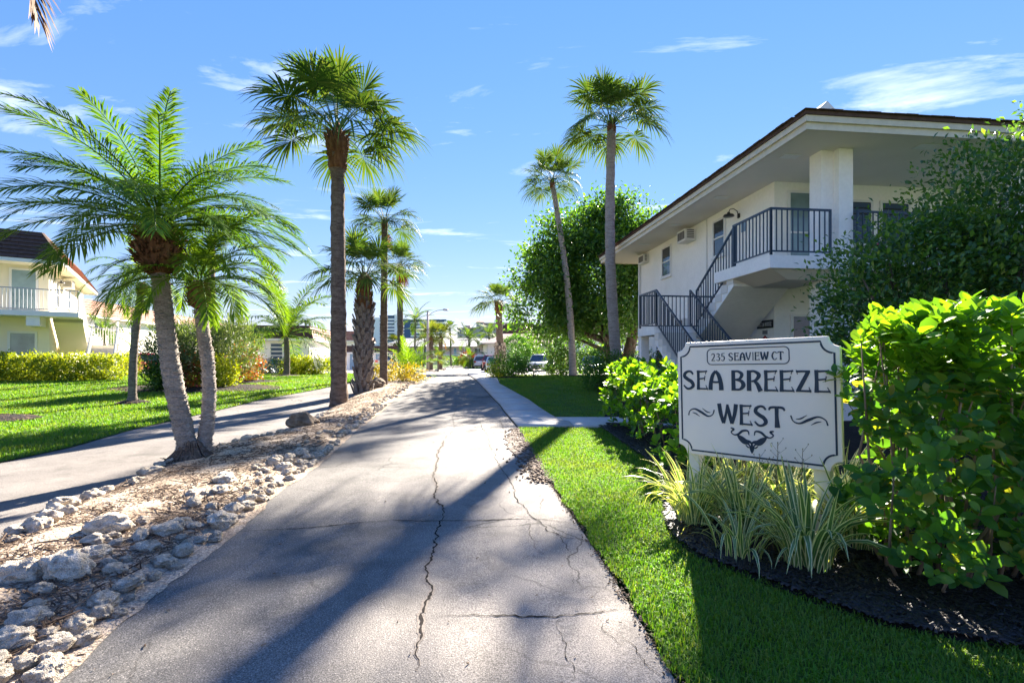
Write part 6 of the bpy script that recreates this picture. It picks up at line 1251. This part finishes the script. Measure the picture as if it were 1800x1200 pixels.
# rz = 0: nose towards the camera
car('sedan', P(869, 50), math.radians(180+4), (.50,.52,.54), 'silver sedan seen from behind, nearest of the row by the sidewalk', GRP); car('suv', P(861, 58), math.radians(180+4), (.20,.02,.025), 'dark red car seen from behind, second in the row by the sidewalk', GRP); car('suv', P(843, 70), math.radians(180+6), (.66,.67,.69), 'white car at the far end of the row by the sidewalk', GRP)
car('suv', P(947, 52), math.radians(-6), (.48,.50,.53), 'silver sport utility car facing the camera in the parking lot', GRP); car('sedan', P(922, 58), math.radians(-4), (.70,.71,.73), 'white sedan facing the camera left of the silver sport utility car', GRP); car('suv', P(970, 60), math.radians(-4), (.06,.13,.24), 'blue car facing the camera right of the silver sport utility car', GRP)
car('sedan', P(1040, 44), math.radians(-12), (.10,.16,.30), 'blue sedan with bright windscreen right of the leaning palm', GRP); car('suv', P(1080, 47), math.radians(-8), (.66,.67,.69), 'white car mostly hidden by shrubs left of the white house', GRP)
car('suv', P(240, 42), math.radians(62+180), (.48,.02,.04), 'bright red car parked behind the small date palm'); car('pickup', P(684, 52), math.radians(184), (.36,.32,.27), 'tan pickup truck seen from behind in front of the sheds')

# ================================================================== bicycles
def bicycle(xy, rz, col, label, group=None, lean=.1):
    x, y = xy; root = thing('bicycle', label, 'bicycle', (x, y, tz(y) + .02), rz, group); root.rotation_euler = (0 + lean, 0, rz); R_ = .33; mt = plain('bike_paint', col, .4)
    for wx_ in (-.52, .52):
        pts = [(wx_ + R_*math.cos(a), 0, R_ + R_*math.sin(a)) for a in np.linspace(0, 6.2832, 25)]; w = MB().tube(pts, .018, 6, False).build('tyre', M['rubber'], root, True); sp_ = MB()
        for k in range(10): a = 6.2832*k/10; sp_.bar((wx_, 0, R_), (wx_ + R_*math.cos(a), 0, R_ + R_*math.sin(a)), .004)
        sp_.build('spokes', M['alloy'], w)
    f = MB(); B = (-.02, 0, .30); S = (-.18, 0, .80); Hd = (.36, 0, .86)
    for a, b_ in ((B, S), (S, Hd), (B, (.39, 0, .70)), (B, (-.52, 0, .33)), (S, (-.52, 0, .33))): f.tube([a, b_], .018, 6)
    f.build('frame', mt, root); MB().tube([(.34,0,.95), (.42,0,.62), (.52,0,.33)], .016, 6).build('fork', mt, root); MB().tube([(.22,-.28,1.0), (.34,-.12,1.02), (.35,0,.98), (.34,.12,1.02), (.22,.28,1.0)], .013, 6).build('handlebar', M['black_metal'], root)
    MB().hexa([(-.32,-.07,.88), (-.04,-.02,.88), (-.04,.02,.88), (-.32,.07,.88), (-.32,-.08,.93), (-.04,-.025,.92), (-.04,.025,.92), (-.32,.08,.93)]).build('saddle', M['rubber'], root); MB().tube([(-.18,0,.78), (-.2,0,.9)], .014, 6).build('seat_post', M['alloy'], root)
    c = MB(); c.tube([(-.02,-.06,.30), (-.02,.06,.30)], .02, 6); c.bar((-.02,.06,.30), (.08,.06,.16), .02); c.bar((-.02,-.06,.30), (-.12,-.06,.44), .02); c.build('crank', M['alloy'], root)
bicycle(P(468, 29), .15, (.05,.22,.32), 'blue bicycle leaning by the hedge left of the coconut palm'); bicycle(P(480, 29.6), .05, (.02,.03,.05), 'dark bicycle just behind the blue one')
for k, c in enumerate(((.5,.5,.5), (.12,.35,.30), (.30,.32,.34), (.6,.6,.58))): bicycle(P(566 + 5*k, 33.2 + .25*k), 1.0 + .25*k, c, ['grey bicycle leftmost in the rack at the corner of the low house', 'green bicycle in the rack at the corner of the low house', 'dark grey bicycle third in the rack at the corner of the low house', 'white bicycle rightmost in the rack by the tall palm trunk'][k], 'bicycles in the rack')
